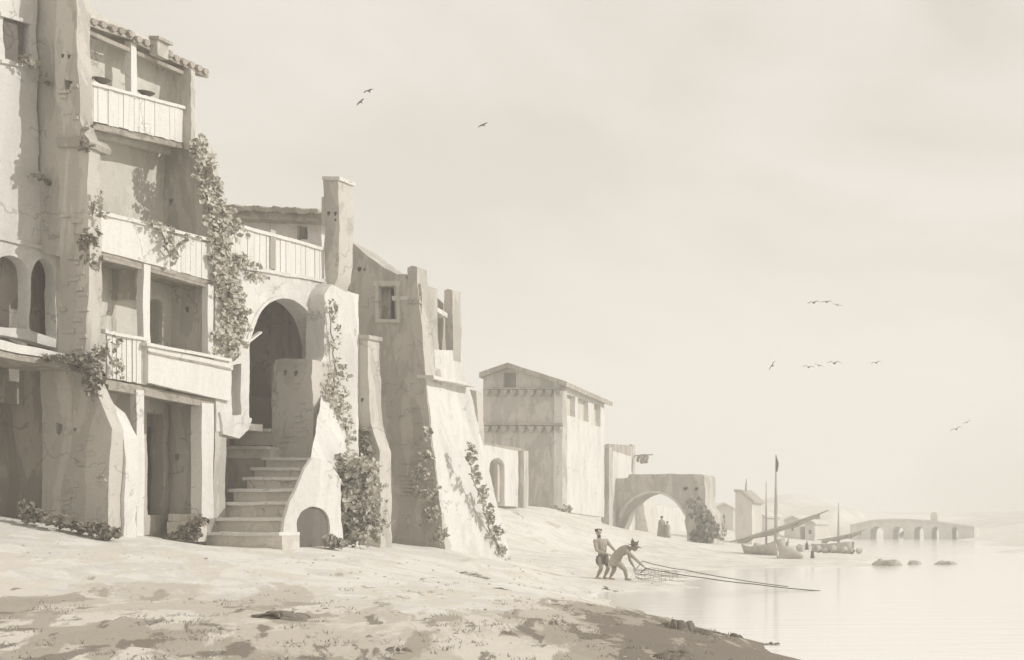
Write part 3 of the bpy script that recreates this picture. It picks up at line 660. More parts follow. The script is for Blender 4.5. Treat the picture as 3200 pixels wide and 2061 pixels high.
# ================================================================== 8 ARCHWAY
t = thing('stone_archway', 'broad shaded stone archway spanning the riverside path', 'archway', (-40, 91, 1.0))
aw = [(1420,1116),(1466,1114),(1470,1106),(1560,1104),(1640,1107),(1645,1112),(1646,1180),(1662,1200),(1668,1290),(1604,1290),(1604,1240),(1597,1214)]
aw += arc(1524, 1242, 82, 92, 22, 158, 16)[0:]
aw += [(1440,1230),(1438,1290),(1416,1290)]
MB().fpoly(90, aw, 2.2, [hole(1600,1140,6,5), hole(1625,1141,5,5)]).build('wall', M['shade'], t, (.6, .05))
ring = arc(1524,1242,87,98,24,158,16)+list(reversed(arc(1524,1242,82.5,92.5,24,158,16)))
MB().fpoly(89.9, ring, .3).build('arch_ring', M['plaster'], t, R2)

def bush(label, Y, blobs, size, mat='leaf', name='bush', cat='bush', thick=.4, dens=1, sm=True):
    return vine(label, Y, blobs, size, dens, mat, 'f', cat, name, sm, thick)
# ruin seen through the arch
t = thing('ruined_tower', 'pale tapering ruin seen through the big archway', 'ruin', (-52, 118, 1))
MB().fpoly(118, [(1478,1172),(1500,1168),(1506,1200),(1518,1262),(1474,1262)], 3).build('wall', M['far'], t, (1, .08))
MB().fpoly(117, [(1464,1184),(1474,1184),(1474,1262),(1460,1262)], 4).build('buttress', M['far'], t, (1, .08))
MB().spoly(XP(1518, 121), [(1518,1176),(1600,1186),(1600,1262),(1518,1262)], .6).build('flank_wall', M['plaster'], t, (1, .05))

# ================================================================== people
def remesh(mb, name, mat, parent, vox, smooth_it=4):
    me = bpy.data.meshes.new('tmp'); me.from_pydata(mb.v, [], mb.f)
    bm = bmesh.new(); bm.from_mesh(me); bmesh.ops.recalc_face_normals(bm, faces=bm.faces); bm.to_mesh(me); bm.free()
    o = bpy.data.objects.new('tmp', me); C.objects.link(o)
    m = o.modifiers.new('r', 'REMESH'); m.mode = 'VOXEL'; m.voxel_size = vox; m.use_smooth_shade = True
    s_ = o.modifiers.new('s', 'SMOOTH'); s_.iterations = smooth_it; s_.factor = .5
    dg = bpy.context.evaluated_depsgraph_get(); dg.update()
    me2 = bpy.data.meshes.new_from_object(o.evaluated_get(dg), depsgraph=dg); bpy.data.objects.remove(o)
    me2.name = name; o3 = ORG[parent.name] if parent else Vector((0, 0, 0))
    me2.transform(Matrix.Translation(-o3)); me2.materials.clear(); me2.materials.append(mat)
    for p in me2.polygons: p.use_smooth = True
    o = bpy.data.objects.new(name, me2); C.objects.link(o)
    if parent: o.parent = parent; ORG[o.name] = o3
    return o
def limb(mb, pts, rads):
    for a, b, r0, r1 in zip(pts[:-1], pts[1:], rads[:-1], rads[1:]):
        a, b = Vector(a), Vector(b)
        for k in range(7):
            f = k/6; mb_r = r0+(r1-r0)*f; mb_r *= 1+.10*math.sin(f*math.pi)
            mb.ell(a.lerp(b, f), (mb_r,)*3, 10)
        mb.tube([a, a.lerp(b, .35), b], [r0*.97, (r0*.6+r1*.4)*1.12, r1*.97], 10)
def hand(mb, wrist, d, up, s=1.0, curl=.6):
    d = Vector(d).normalized(); up = Vector(up); up = (up-d*up.dot(d)).normalized(); sd = d.cross(up)
    pc = Vector(wrist)+d*.05*s
    rot = Matrix((d, sd, up)).transposed()
    mb.ell(pc, (.055*s, .042*s, .02*s), 10, rot)
    for i, (off, ln) in enumerate([(-.03, .07), (-.01, .082), (.01, .076), (.03, .06)]):
        a = Vector(wrist)+d*.085*s+sd*off*s
        p1 = a+d*ln*.45*s; p2 = p1+(d*math.cos(curl*1.3)-up*math.sin(curl*1.3))*ln*.35*s; p3 = p2+(d*math.cos(curl*2.6)-up*math.sin(curl*2.6))*ln*.28*s
        mb.tube([a, p1, p2, p3], [.010*s, .0095*s, .009*s, .007*s], 6)
    a = Vector(wrist)+d*.035*s-sd*.036*s; p1 = a+(d*.6-sd*.7-up*.2)*.035*s; p2 = p1+(d*.9-sd*.1-up*.5)*.03*s
    mb.tube([a, p1, p2], [.013*s, .011*s, .009*s], 6)
def head(mb, c, face, upv, s=1.0):
    f = Vector(face).normalized(); u = Vector(upv); u = (u-f*u.dot(f)).normalized(); r = f.cross(u)
    rot = Matrix((f, r, u)).transposed(); c = Vector(c)
    mb.ell(c+u*.02*s, (.098*s, .078*s, .105*s), 14, rot)
    mb.ell(c+f*.035*s-u*.055*s, (.062*s, .052*s, .062*s), 12, rot)         # jaw
    mb.ell(c+f*.098*s-u*.012*s, (.02*s, .013*s, .028*s), 8, rot)            # nose
    mb.ell(c+f*.085*s-u*.06*s, (.018*s, .026*s, .010*s), 8, rot)            # lips
    mb.ell(c+f*.082*s+u*.032*s, (.018*s, .05*s, .010*s), 8, rot)            # brow
    for q in (-1, 1): mb.ell(c+r*.08*s*q-u*.005*s, (.02*s, .010*s, .03*s), 8, rot)
    return f, r, u, rot

ROPE_HANDS = []
def fisher_standing():
    Y = 39.0; p = lambda x, y, dy=0: P(x, y, Y+dy)
    base = p(1410, 1351); t = thing('person', 'bareheaded man in short loincloth standing and pulling behind his crouched companion', 'person', base)
    mb = MB()
    hip = p(1408,1300); ch = p(1404,1272); neck = p(1399,1258); hd = p(1397.5,1244)
    limb(mb, [hip, p(1406,1288), ch, p(1401,1262)], [.135, .125, .155, .12])
    mb.ell(ch+Vector((0, .0, .02)), (.19, .13, .2), 14); mb.ell(hip, (.15, .13, .13), 12)
    limb(mb, [p(1401,1262), neck, hd], [.07, .058, .058])
    head(mb, hd+Vector((0, 0, .03)), (.75, -.6, -.25), (.1, 0, 1), 1.05)
    shl = p(1390,1262,-.1); shr = p(1416,1261,.12)
    limb(mb, [ch+Vector((0, 0, .1)), shl], [.11, .075]); limb(mb, [ch+Vector((0, 0, .1)), shr], [.11, .075])
    el = p(1393,1283,-.22); wl = p(1420,1293,-.28); limb(mb, [shl, el, wl], [.068, .05, .034])
    er = p(1427,1274,.05); wr = p(1438,1287,-.05); limb(mb, [shr, er, wr], [.066, .05, .034])
    hand(mb, wl, wl-el, (0, -.3, 1)); hand(mb, wr, wr-er, (.3, -.3, 1))
    for (hp, kn, an, sgn) in [(p(1402,1303,-.08), p(1404,1325,-.16), p(1395,1344,-.05), -1), (p(1414,1303,.09), p(1421,1324,.0), p(1412,1344,.14), 1)]:
        limb(mb, [hp, kn], [.105, .064]); limb(mb, [kn, kn.lerp(an, .35), an], [.06, .062, .036])
        z0 = an.z-.085
        limb(mb, [an, Vector((an.x-.03, an.y, z0+.04)), Vector((an.x+.10, an.y-.06, z0+.025)), Vector((an.x+.17, an.y-.09, z0+.018))], [.036, .04, .034, .022])
    body = remesh(mb, 'body', M['skin'], t, .009)
    h = MB(); c = hd+Vector((-.015, .02, .085)); h.ell(c, (.108, .1, .085), 14)
    for k in range(16):
        a = k*2.4; h.ell(c+Vector((.085*math.cos(a), .08*math.sin(a), .01+.04*math.sin(k*1.7))), (.03, .03, .03), 8)
    remesh(h, 'hair', M['hair'], t, .012, 1)
    e = MB(); f = Vector((.75, -.6, -.25)).normalized(); r = f.cross(Vector((0, 0, 1))).normalized()
    for q in (-1, 1): MB().ell(hd+Vector((0, 0, .042))+f*.093+r*.033*q, (.012, .012, .009), 8).build('eye', M['hair'], body, smooth=True)
    bd = MB(); bd.ell(hd+f*.07+Vector((0, 0, -.075)), (.045, .045, .05), 10); bd.build('beard', M['hair'], t, smooth=True)
    l = MB(); n = 20; vs = []
    rings = [(1400.5,1292,.150),(1401,1300,.172),(1402,1308,.185),(1402,1317,.19)]
    for j, (x, y, rr) in enumerate(rings):
        cc = p(1408, y)
        for k in range(n):
            a = 2*math.pi*k/n; w = 1+.05*math.sin(5*a+j)
            vs.append((cc.x+rr*w*math.cos(a), cc.y+rr*.92*w*math.sin(a), cc.z+(.03*math.sin(4*a) if j == 3 else 0)))
    fs = [(a*n+k, a*n+(k+1) % n, (a+1)*n+(k+1) % n, (a+1)*n+k) for a in range(3) for k in range(n)]
    l.add(vs, fs); lo = l.build('loincloth', M['cloth'], t, smooth=True); sd = lo.modifiers.new('th', 'SOLIDIFY'); sd.thickness = .012
    k = MB(); k.tube([p(1395,1296,-.12), p(1393,1305,-.16), p(1393,1314,-.15)], [.02, .035, .015], 8).build('sash', M['cloth'], t)
def fisher_bent():
    Y = 38.7; p = lambda x, y, dy=0: P(x, y, Y+dy)
    t = thing('person', 'man in brimmed hat bending low to haul the net ropes', 'person', p(1445, 1353))
    mb = MB(); hip = p(1437,1303); sp = p(1448,1288); ch = p(1461,1281); neck = p(1471,1279); hd = p(1481,1277)
    limb(mb, [hip, sp, ch], [.15, .15, .155]); mb.ell(hip, (.16, .15, .15), 12); mb.ell(ch, (.18, .15, .15), 14)
    limb(mb, [ch, neck, hd], [.1, .062, .058]); head(mb, hd+Vector((.02, 0, .0)), (.75, -.25, -.5), (.55, 0, .8), 1.05)
    s1 = p(1464,1286,-.18); s2 = p(1468,1284,.16)
    limb(mb, [ch, s1], [.11, .072]); limb(mb, [ch, s2], [.11, .072])
    e1 = p(1484,1304,-.25); w1 = p(1503,1321,-.22); limb(mb, [s1, e1, w1], [.066, .05, .033])
    e2 = p(1471,1306,.12); w2 = p(1481,1323,.0); limb(mb, [s2, e2, w2], [.064, .048, .033])
    hand(mb, w1, w1-e1, (.3, -.2, 1)); hand(mb, w2, w2-e2, (.6, -.2, .6))
    for (hp, kn, an) in [(p(1433,1309,.09), p(1434,1329,.05), p(1425,1346,.12)), (p(1441,1310,-.09), p(1459,1328,-.14), p(1463,1347,-.08))]:
        limb(mb, [hp, kn], [.115, .068]); limb(mb, [kn, kn.lerp(an, .35), an], [.064, .064, .037])
        z0 = an.z-.085
        limb(mb, [an, Vector((an.x-.03, an.y, z0+.04)), Vector((an.x+.10, an.y-.05, z0+.025)), Vector((an.x+.18, an.y-.07, z0+.018))], [.037, .04, .034, .022])
    body = remesh(mb, 'body', M['skin'], t, .009)
    h = MB(); u = Vector((.35, 0, .93)).normalized(); f = Vector((.93, -.1, -.3)).normalized(); r = u.cross(f).normalized()
    rot = Matrix((f, r, u)).transposed(); c = hd+Vector((.0, 0, .07))
    h.ell(c+u*.03, (.115, .105, .11), 14, rot)
    h.ell(c+f*.03-u*.005, (.24, .15, .014), 18, rot)
    for k, (a, l_) in enumerate([(-.1, .14), (.05, .12), (-.06, .1)]): h.tube([c+u*.05+f*(a), c+u*(.08+l_)+f*(a*1.6)], [.05, .012], 8)
    ho = h.build('hat', M['cloth'], t, smooth=True)
    e = MB(); f2 = Vector((.75, -.25, -.5)).normalized(); r2 = f2.cross(Vector((.55, 0, .8))).normalized()
    for q in (-1, 1): MB().ell(hd+Vector((.02, 0, .02))+f2*.1+r2*.033*q, (.011, .011, .009), 8).build('eye', M['hair'], body, smooth=True)
    l = MB(); n = 20; vs = []
    ax = (sp-hip).normalized()
    rings = [(hip+ax*.13, .165), (hip+ax*.03, .18), (p(1437,1311), .2), (p(1440,1320), .205)]
    for j, (cc, rr) in enumerate(rings):
        for k in range(n):
            a = 2*math.pi*k/n; up_ = Vector((math.cos(a), math.sin(a), 0))
            if j < 2: up_ = Vector((math.cos(a)*ax.z, math.sin(a), -math.cos(a)*ax.x))
            vs.append(cc+up_*rr*(1+.05*math.sin(5*a+j)))
    fs = [(a*n+k, a*n+(k+1) % n, (a+1)*n+(k+1) % n, (a+1)*n+k) for a in range(3) for k in range(n)]
    lo = l.add(vs, fs).build('breeches', M['linen'], t, smooth=True); sd = lo.modifiers.new('th', 'SOLIDIFY'); sd.thickness = .012
    return w1, w2
fisher_standing(); W1, W2 = fisher_bent()
def walker(label, x, yt, yb, Y, mat, cloak='wrap', vox=.03):
    p = lambda dx, h, dy=0: P(x, yb, Y)+Vector((dx, dy, h))
    H = (yb-yt)/F*Y; s = H/1.7
    t = thing('person', label, 'person', P(x, yb, Y)); mb = MB(); q = lambda a, b, c=0: p(a*s, b*s, c*s)
    limb(mb, [q(0,.95), q(0,1.15), q(0,1.35)], [.14*s, .13*s, .15*s]); limb(mb, [q(0,1.4), q(0,1.52)], [.07*s, .06*s]); head(mb, q(.0,1.6), (.3, -.9, 0), (0, 0, 1), s)
    for g in (-1, 1):
        limb(mb, [q(.16*g,1.38), q(.24*g,1.12), q(.2*g,.9,-.1)], [.07*s, .05*s, .035*s]); hand(mb, q(.2*g,.9,-.1), (0, -.2, -1), (g, 0, 0), s)
        limb(mb, [q(.09*g,.9), q(.1*g,.48,-.06*g), q(.1*g,.08,.1*g)], [.1*s, .065*s, .04*s]); limb(mb, [q(.1*g,.05,.1*g), q(.12*g,.03,-.1+.1*g)], [.04*s, .03*s])
    remesh(mb, 'body', M['skin'], t, vox, 2)
    n = 18; vs = []
    for j, (h, rr) in enumerate([(1.45,.17),(1.2,.25),(.95,.26),(.55,.30),(.15,.34)]):
        for k in range(n):
            a = 2*math.pi*k/n; vs.append(q(rr*(1+.07*math.sin(6*a))*math.cos(a), h, .8*rr*math.sin(a)))
    fs = [(a*n+k, a*n+(k+1) % n, (a+1)*n+(k+1) % n, (a+1)*n+k) for a in range(4) for k in range(n)]
    o = MB().add(vs, fs).build('robe', M[mat], t, smooth=True); sd = o.modifiers.new('th', 'SOLIDIFY'); sd.thickness = .02
    MB().ell(q(0,1.68,.02), (.12*s, .12*s, .09*s), 10).build('hair', M['hair'], t, smooth=True)
walker('taller of the two robed people under the archway', 1545, 1205, 1256, 93, 'linen')
walker('shorter of the two robed people under the archway', 1558, 1217, 1257, 93, 'linen')
walker('small person standing on the shore just right of the beached boat', 1884, 1262, 1284, 76, 'cloth')
walker('small person at the water edge in front of the cargo bales', 1897, 1280, 1304, 66, 'cloth')

# ropes and net
def sag(pts, n=10, s=.05):
    out = []
    for a, b in zip(pts[:-1], pts[1:]):
        for k in range(n):
            f = k/n; q = Vector(a).lerp(Vector(b), f); q.z -= s*math.sin(math.pi*f); out.append(q)
    return out+[Vector(pts[-1])]
h1 = W1+Vector((.07, 0, -.05)); h2 = W2+Vector((.05, 0, -.06))
MB().tube(sag([h1-Vector((.1, .2, .15)), h1, P(1551,1333,38.3), P(1640,1347,37.3), P(1760,1362,36.6), P(1915,1378,35.6)], 8, .02), .016, 6).build('net_rope', M['rope'], label='nearer hauling rope stretched from the bent fisher into the water', cat='rope', group='ropes of the fishing net')
MB().tube(sag([h2, P(1500,1308,39.6), P(1550,1321,39.6), P(1600,1329,39.6), P(1700,1348,38.3), P(1840,1368,37)], 8, .015), .014, 6).build('net_rope', M['rope'], label='farther hauling rope reaching the water beyond the nearer one', cat='rope', group='ropes of the fishing net')
nt_ = MB(); r = random.Random(11)
for i in range(15):
    f = i/14
    a = P(1478+6*f, 1326+f*22, 38.7-.7*f); b = P(1560+r.uniform(-12, 60), 1330+f*26, 38.4-f*.9)
    nt_.tube(sag([a, a.lerp(b, .4)+Vector((0, 0, .1*math.sin(i))), b], 5, .05), .005, 4)
for i in range(13):
    f = i/12; a = P(1482+f*95, 1324+6*f, 38.8-.3*f); b = P(1476+f*110+r.uniform(-6, 6), 1351+4*math.sin(i)+f*4, 38.0-.2*f)
    nt_.tube(sag([a, b], 5, .06), .005, 4)
nt_.build('fishing_net', M['net'], label='heap of loose fishing net at the feet of the bent fisher', cat='net')

# ================================================================== boats and shore
def boat(label, Y, bow, stern, w, h, masts, zoff=0, m='boat'):
    """bow, stern: (x,y) picture points of the stem head and transom on depth Y"""
    a, b = P(bow[0], bow[1], Y), P(stern[0], stern[1], Y+1.5)
    L_ = (b-a); zb = min(a.z, b.z); t = thing('sailing_boat', label, 'boat', ((a.x+b.x)/2, (a.y+b.y)/2, zoff))
    n = 14; m_ = 7; vs = []; base = zoff-.15
    d = Vector((L_.x, L_.y, 0)); sd = Vector((-d.y, d.x, 0)).normalized()
    for i in range(n+1):
        f = i/n; c = a+d*f; top = a.z*(1-f)**2+b.z*f**2+(zoff+h)*2*f*(1-f)
        ww = w*math.sin(math.pi*min(1, f*.85+.02))**.6
        for k in range(m_+1):
            th = -math.pi/2+math.pi*k/m_
            y = math.sin(th); zz = base+(top-base)*(1-math.cos(th)**1.2)
            vs.append(Vector((c.x, c.y, zz))+sd*ww*y*(.55+.45*(1-math.cos(th))))
    fs = [(i*(m_+1)+k, i*(m_+1)+k+1, (i+1)*(m_+1)+k+1, (i+1)*(m_+1)+k) for i in range(n) for k in range(m_)]
    o = MB().add(vs, fs).build('hull', M[m], t, smooth=True); s_ = o.modifiers.new('th', 'SOLIDIFY'); s_.thickness = .06
    for (x, yt, r0, yd) in masts:
        lo = P(x, yt, Y+.5); lo2 = Vector((lo.x, lo.y, base+.1))
        MB().tube([lo2, lo2.lerp(lo, .5), lo], [r0, r0*.85, r0*.25], 8).build('mast', M['mast'], t, smooth=True)
        if yd:
            q = [P(x_, y_, Y+.45) for x_, y_ in yd]
            nn = 12; mb = MB(); pts = [q[0].lerp(q[-1], k/nn)-Vector((0, 0, .12*math.sin(math.pi*k/nn))) for k in range(nn+1)]
            mb.tube(pts, [r0*.3+r0*.5*math.sin(math.pi*k/nn) for k in range(nn+1)], 8); y_ = mb.build('yard', M['mast'], t, smooth=True)
            mb = MB(); mb.tube([p-Vector((0, -.02, .14+.06*math.sin(k*2))) for k, p in enumerate(pts[1:-1])], [.08+.05*math.sin(k*1.7)**2 for k in range(nn-1)], 8); mb.build('furled_sail', M['linen'], t, smooth=True)
    return t
def boats():
    boat('beached boat with tallest mast, pennant and long slanting yard', 70, (1838,1252), (1746,1266), .95, .35,
         [(1812,1060,.13,[(1703,1264),(1934,1190)]), (1789,1121,.075,None)], .05)
    p1 = [P(1812,1062,70.4), P(1818,1080,70.4), P(1815,1100,70.4), P(1811,1098,70.4)]
    MB().hexa(p1+[v+Vector((0, .05, 0)) for v in p1]).build('pennant', M['cloth'], bpy.data.objects['sailing_boat'])
    boat('second beached boat with short mast and low slanting yard further right', 82, (1992,1262), (1905,1268), .9, .6,
         [(1958,1172,.1,[(1909,1259),(2022,1235)])], .05)
    boat('small open rowing boat pulled up with its raised stem beside the tallest mast', 66, (1816,1268), (1862,1300), .8, .35, [], .12, 'boat')
boats()
# bales and barrels on the landing
r = random.Random(2)
for i, (x, y, w, h) in enumerate([(1868,1288,11,18),(1912,1287,7,14),(1928,1288,12,9),(1946,1288,9,15),(1972,1288,10,12),(1990,1289,8,10),(2006,1290,9,12)]):
    desc = ['largest rounded bale left end of the landing', 'narrow upright cask second from left on the landing', 'low flat sack between the narrow cask and tall bale', 'tall bale just left of the second boat mast', 'squat bale just right of the second boat mast', 'small bale before the last on the landing', 'last bale at right end of the landing'][i]
    Y = 78; c = P(x, y-h/2, Y); mb = MB()
    mb.ell(c, (w*Y/F*.8, .4, h*Y/F*.6), 12)
    z0 = gz(c.x, Y)-.05; mb.v = [(a, b, max(z, min(c.z, z0))) for a, b, z in mb.v]
    mb.build('bale', M['rock'], label=desc, cat='bale', rough=(.25, .05), group='cargo on the landing')
# low rocks in the river
for i, (x0, x1, yt, yb, lab) in enumerate([(2034,2106,1306,1323,'long low rock lying in the shallow river'), (2119,2150,1309,1320,'small rock in the river between two longer ones'), (2181,2237,1311,1320,'flat faint rock farthest right in the river')]):
    Y = 1.95*F/(yb-4-EY); c = P((x0+x1)/2, yb, Y); w = (x1-x0)/2*Y/F; h = (yb-yt)*Y/F
    mb = MB(); mb.ell((c.x, c.y, -.05), (w, .5, h), 16); mb.ell((c.x-w*.3, c.y, 0), (w*.5, .35, h*.9), 12)
    mb.build('rock', M['rock'], label=lab, cat='rock', rough=(.15, .09), group='rocks in the river')
# far tower
t = thing('far_tower', 'slender pale tower with slanting roof left of the masts', 'tower', P(1736, 1262, 120))
MB().fpoly(120, [(1717,1144),(1728,1144),(1756,1170),(1756,1275),(1717,1275)], 3, ).build('wall', M['far'], t, (1, .05))
MB().fpoly(119.8, [(1714,1141),(1729,1141),(1760,1168),(1760,1173),(1728,1147),(1714,1147)], 3.4).build('roof', M['tile'], t, (1, .03))
MB().tube([P(1742,1160,121), P(1742,1135,121), P(1743,1115,121)], [.12, .12, .02], 6).build('spire', M['tile'], t)
# bridge
t = thing('stone_bridge', 'distant low stone bridge with five arches and a small turret', 'bridge', P(2120, 1258, 190))
top = [(1985,1226),(2034,1215),(2075,1212),(2112,1212),(2150,1214),(2175,1216),(2220,1222),(2275,1230)]
op = []
bot = [(2275,1262)]
for (x0, x1) in [(2222,2236),(2175,2192),(2134,2157),(2084,2110),(2031,2063)]:
    cxm = (x0+x1)/2; rx = (x1-x0)/2; ry = 12
    bot += [(x1,1262)]+arc(cxm, 1240, rx, ry, 0, 180, 10)+[(x0,1262)]
bot += [(1985,1262)]
MB().fpoly(190, top+bot, 5).build('span', M['far'], t, (2.5, .05))
MB().fpoly(189.6, [(a, b-3) for a, b in top]+[(a, b+.5) for a, b in reversed(top)], .5).build('parapet', M['far'], t)
MB().fpoly(190.5, [(2173,1197),(2181,1193),(2189,1197),(2189,1217),(2173,1217)], 2).build('turret', M['far'], t)
# pale houses on the far bank behind the masts
for i, (x0, x1, yt, ya, lab) in enumerate([(1668,1712,1186,1176,'wide pale distant house between archway shrub and slender tower'), (1762,1786,1206,1199,'small pale distant house between slender tower and first mast'), (1832,1868,1214,1206,'pale distant house with low gable right of the tallest mast'), (1880,1902,1222,1216,'smallest faint distant house far right of the tallest mast')]):
    Y = 150; t = thing('distant_house', lab, 'house', P((x0+x1)/2, 1258, Y), 'pale houses on the far bank'); xm = (x0+x1)/2
    MB().fpoly(Y, [(x0,yt),(xm,ya),(x1,yt),(x1,1262),(x0,1262)], 6, [[(xm-3,yt+14),(xm+3,yt+14),(xm+3,yt+24),(xm-3,yt+24)]]).build('wall', M['far'], t, (1.5, .05))
    for a_, b_ in ((x0-2, xm), (xm, x1+2)):
        ys_ = (yt+1, ya-1) if a_ < xm-1 and b_ == xm else (ya-1, yt+1)
        MB().fpoly(Y-.4, [(a_,ys_[0]),(b_,ys_[1]),(b_,ys_[1]-4),(a_,ys_[0]-4)], 6.8).build('roof_slope', M['far'], t, (1.5, .03))
# hills
def ridge(name, Y, pts, depth, amp=.6, label=None, zb=-1.5, mat='hill'):
    n = 60; mb = MB(); vs = []; x0, x1 = pts[0][0], pts[-1][0]; X = np.linspace(x0, x1, n); yy = np.interp(X, [p[0] for p in pts], [p[1] for p in pts]); m = 12
    for j in range(m+1):
        v = j/m; 
        for i in range(n):
            yb = Y-depth+2*depth*v; top = max(0, ZP(yy[i]+noise.noise(Vector((X[i]*.08, Y, 0)))*amp*2, Y)-zb)
            prof = math.sin(math.pi*v)**.8 if v < 1 else 0
            px = XP(X[i], Y)
            vs.append((px, yb, zb+top*prof+noise.noise(Vector((px*.15, yb*.2, 1)))*amp*prof))
    mb.add(vs, [(j*n+i, j*n+i+1, (j+1)*n+i+1, (j+1)*n+i) for j in range(m) for i in range(n-1)])
    return mb.build(name, M[mat], smooth=True, kind='structure')
ridge('hills', 230, [(1500,1215),(1640,1195),(1700,1180),(1760,1178),(1820,1172),(1880,1182),(1935,1180),(1985,1182),(2000,1206),(2040,1216),(2080,1222),(2120,1240)], 25)
ridge('hills', 330, [(1200,1200),(1650,1178),(1790,1165),(1840,1153),(1900,1153),(1930,1172),(2000,1200),(2100,1212),(2200,1216),(2300,1206),(2391,1190),(2600,1180),(2900,1190)], 40)
ridge('hills', 265, [(2180,1236),(2230,1226),(2280,1216),(2340,1208),(2400,1206),(2500,1200),(2700,1205),(2900,1220)], 25)
ridge('hills', 390, [(-600,1150),(0,1170),(600,1180),(1300,1190),(1700,1185),(2100,1195),(2400,1190),(2900,1185),(3200,1180)], 15)

# ================================================================== ivy, bushes
vine('leafy vine hanging on the corner right of the upper balconies', XA, [(452,345,16,22,90),(470,385,22,30,150),(478,430,26,32,170),(484,470,26,30,170),(492,515,26,32,170),(505,560,26,34,170)], .12, .8, 'leafpale')
vine('thick ivy climbing between lowest balcony and the great arch', XC, [(505,600,20,26,90),(520,640,28,34,170),(532,690,34,36,200),(538,735,34,32,170),(530,780,32,28,140),(524,815,28,22,90)], .12, .8, 'leafpale')
vine('ivy tuft spilling over the left end of the terrace railing', XC, [(520,490,20,24,70),(545,530,14,26,40),(560,610,34,18,80),(590,645,30,12,40)], .11, .9, 'leafpale')
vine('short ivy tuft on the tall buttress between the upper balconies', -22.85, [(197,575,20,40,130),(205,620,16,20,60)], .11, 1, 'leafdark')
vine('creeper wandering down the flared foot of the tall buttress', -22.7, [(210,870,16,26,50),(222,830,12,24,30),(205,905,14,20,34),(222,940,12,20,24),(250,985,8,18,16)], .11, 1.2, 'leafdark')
vine('few creeper leaves at the left end of the middle parapet', XA+.1, [(226,500,8,14,14),(224,470,6,20,10)], .1)
vine('creeper leaves dangling over the middle parapet near its right end', XA+.1, [(352,522,26,8,26),(380,545,18,18,34),(386,575,8,22,26),(400,600,6,18,18),(440,560,18,12,14)], .1)
vine('sprig of leaves beside the crooked planks of the lowest balcony', XA+.1, [(252,800,10,24,20),(262,850,14,24,26)], .1)
vine('thin creeper over the cracked wall by the dark wall arches', -23.8, [(78,415,20,8,14),(128,500,10,40,22),(150,590,20,14,40),(60,145,26,12,26),(85,178,12,18,16)], .1, 1, 'leafdark', stem=False)
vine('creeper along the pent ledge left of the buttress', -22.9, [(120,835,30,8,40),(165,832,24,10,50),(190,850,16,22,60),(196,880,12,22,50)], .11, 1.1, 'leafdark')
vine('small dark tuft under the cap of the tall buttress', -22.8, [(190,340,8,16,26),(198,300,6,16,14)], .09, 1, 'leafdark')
vine('pale ivy trailing down the white buttress right of the archway', -22.2, [(770,720,7,30,26),(778,790,7,30,26),(785,870,26,26,50),(780,920,26,34,80),(788,970,26,34,80),(790,1020,28,30,80),(800,1065,34,24,70)], .12, 1, 'leafpale')
bush('large shaggy bush growing over the foot of the narrow pier', 30.9, [(812,1100,40,34,360),(850,1130,40,40,430),(842,1180,54,40,600),(850,1225,56,36,620),(806,1210,38,50,400),(868,1090,24,26,110)], .15, 'leaf', thick=.55)
vine('ivy tuft against the narrow pier above the large bush', 32.9, [(846,1010,18,20,60),(858,1050,18,24,90),(846,1075,16,20,60)], .12, 1, 'leafdark', 'f', stem=False)
vine('brambles clinging to the right edge of the leaning shaded wall', 35.8, [(1000,1010,12,14,24),(1000,1060,14,14,30),(985,1105,26,14,60),(1000,1150,28,18,80),(1012,1200,24,22,80),(1030,1250,18,20,60)], .13, 1, 'leaf', 'f', stem=False)
vine('vine creeping down the far slope of the white battered front', -21.95, [(1092,1060,7,30,30),(1104,1110,9,26,40),(1122,1150,10,24,50),(1136,1200,10,24,50),(1152,1245,10,22,40),(1168,1285,10,16,26)], .15, 1, 'leaf')
bush('low weeds at the foot of the tall buttress', 24.2, [(232,1232,34,12,160),(262,1244,24,12,120),(196,1226,26,9,80)], .11, 'leafdark', name='weed_clump', cat='weeds', thick=.2, sm=False)
bush('weeds at the outer corner of the dark porch', 23.9, [(100,1205,16,12,70),(140,1212,24,8,70),(80,1185,14,14,50)], .11, 'leafdark', name='weed_clump', cat='weeds', thick=.2, sm=False)
bush('weeds between the lit pillar and the lowest stair', 27.2, [(455,1240,20,20,150),(475,1215,14,12,70),(420,1250,20,7,50)], .11, 'leafdark', name='weed_clump', cat='weeds', thick=.2, sm=False)
bush('weeds below the right side of the small stair vault', 28.9, [(782,1262,16,12,80),(800,1268,18,8,70)], .11, 'leaf', name='weed_clump', cat='weeds', thick=.2, sm=False)
bush('weeds at the lower corner of the gabled house', 74, [(1300,1192,14,8,60),(1328,1190,9,14,60),(1310,1205,16,8,60)], .32, 'leaf', name='weed_clump', cat='weeds', thick=.5, sm=False)
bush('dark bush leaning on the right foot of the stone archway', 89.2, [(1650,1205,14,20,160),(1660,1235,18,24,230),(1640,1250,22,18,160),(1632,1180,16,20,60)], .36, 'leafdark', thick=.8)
bush('thin bare shrub right of the archway bush', 90, [(1690,1235,8,30,40)], .3, 'leafpale', thick=.5)

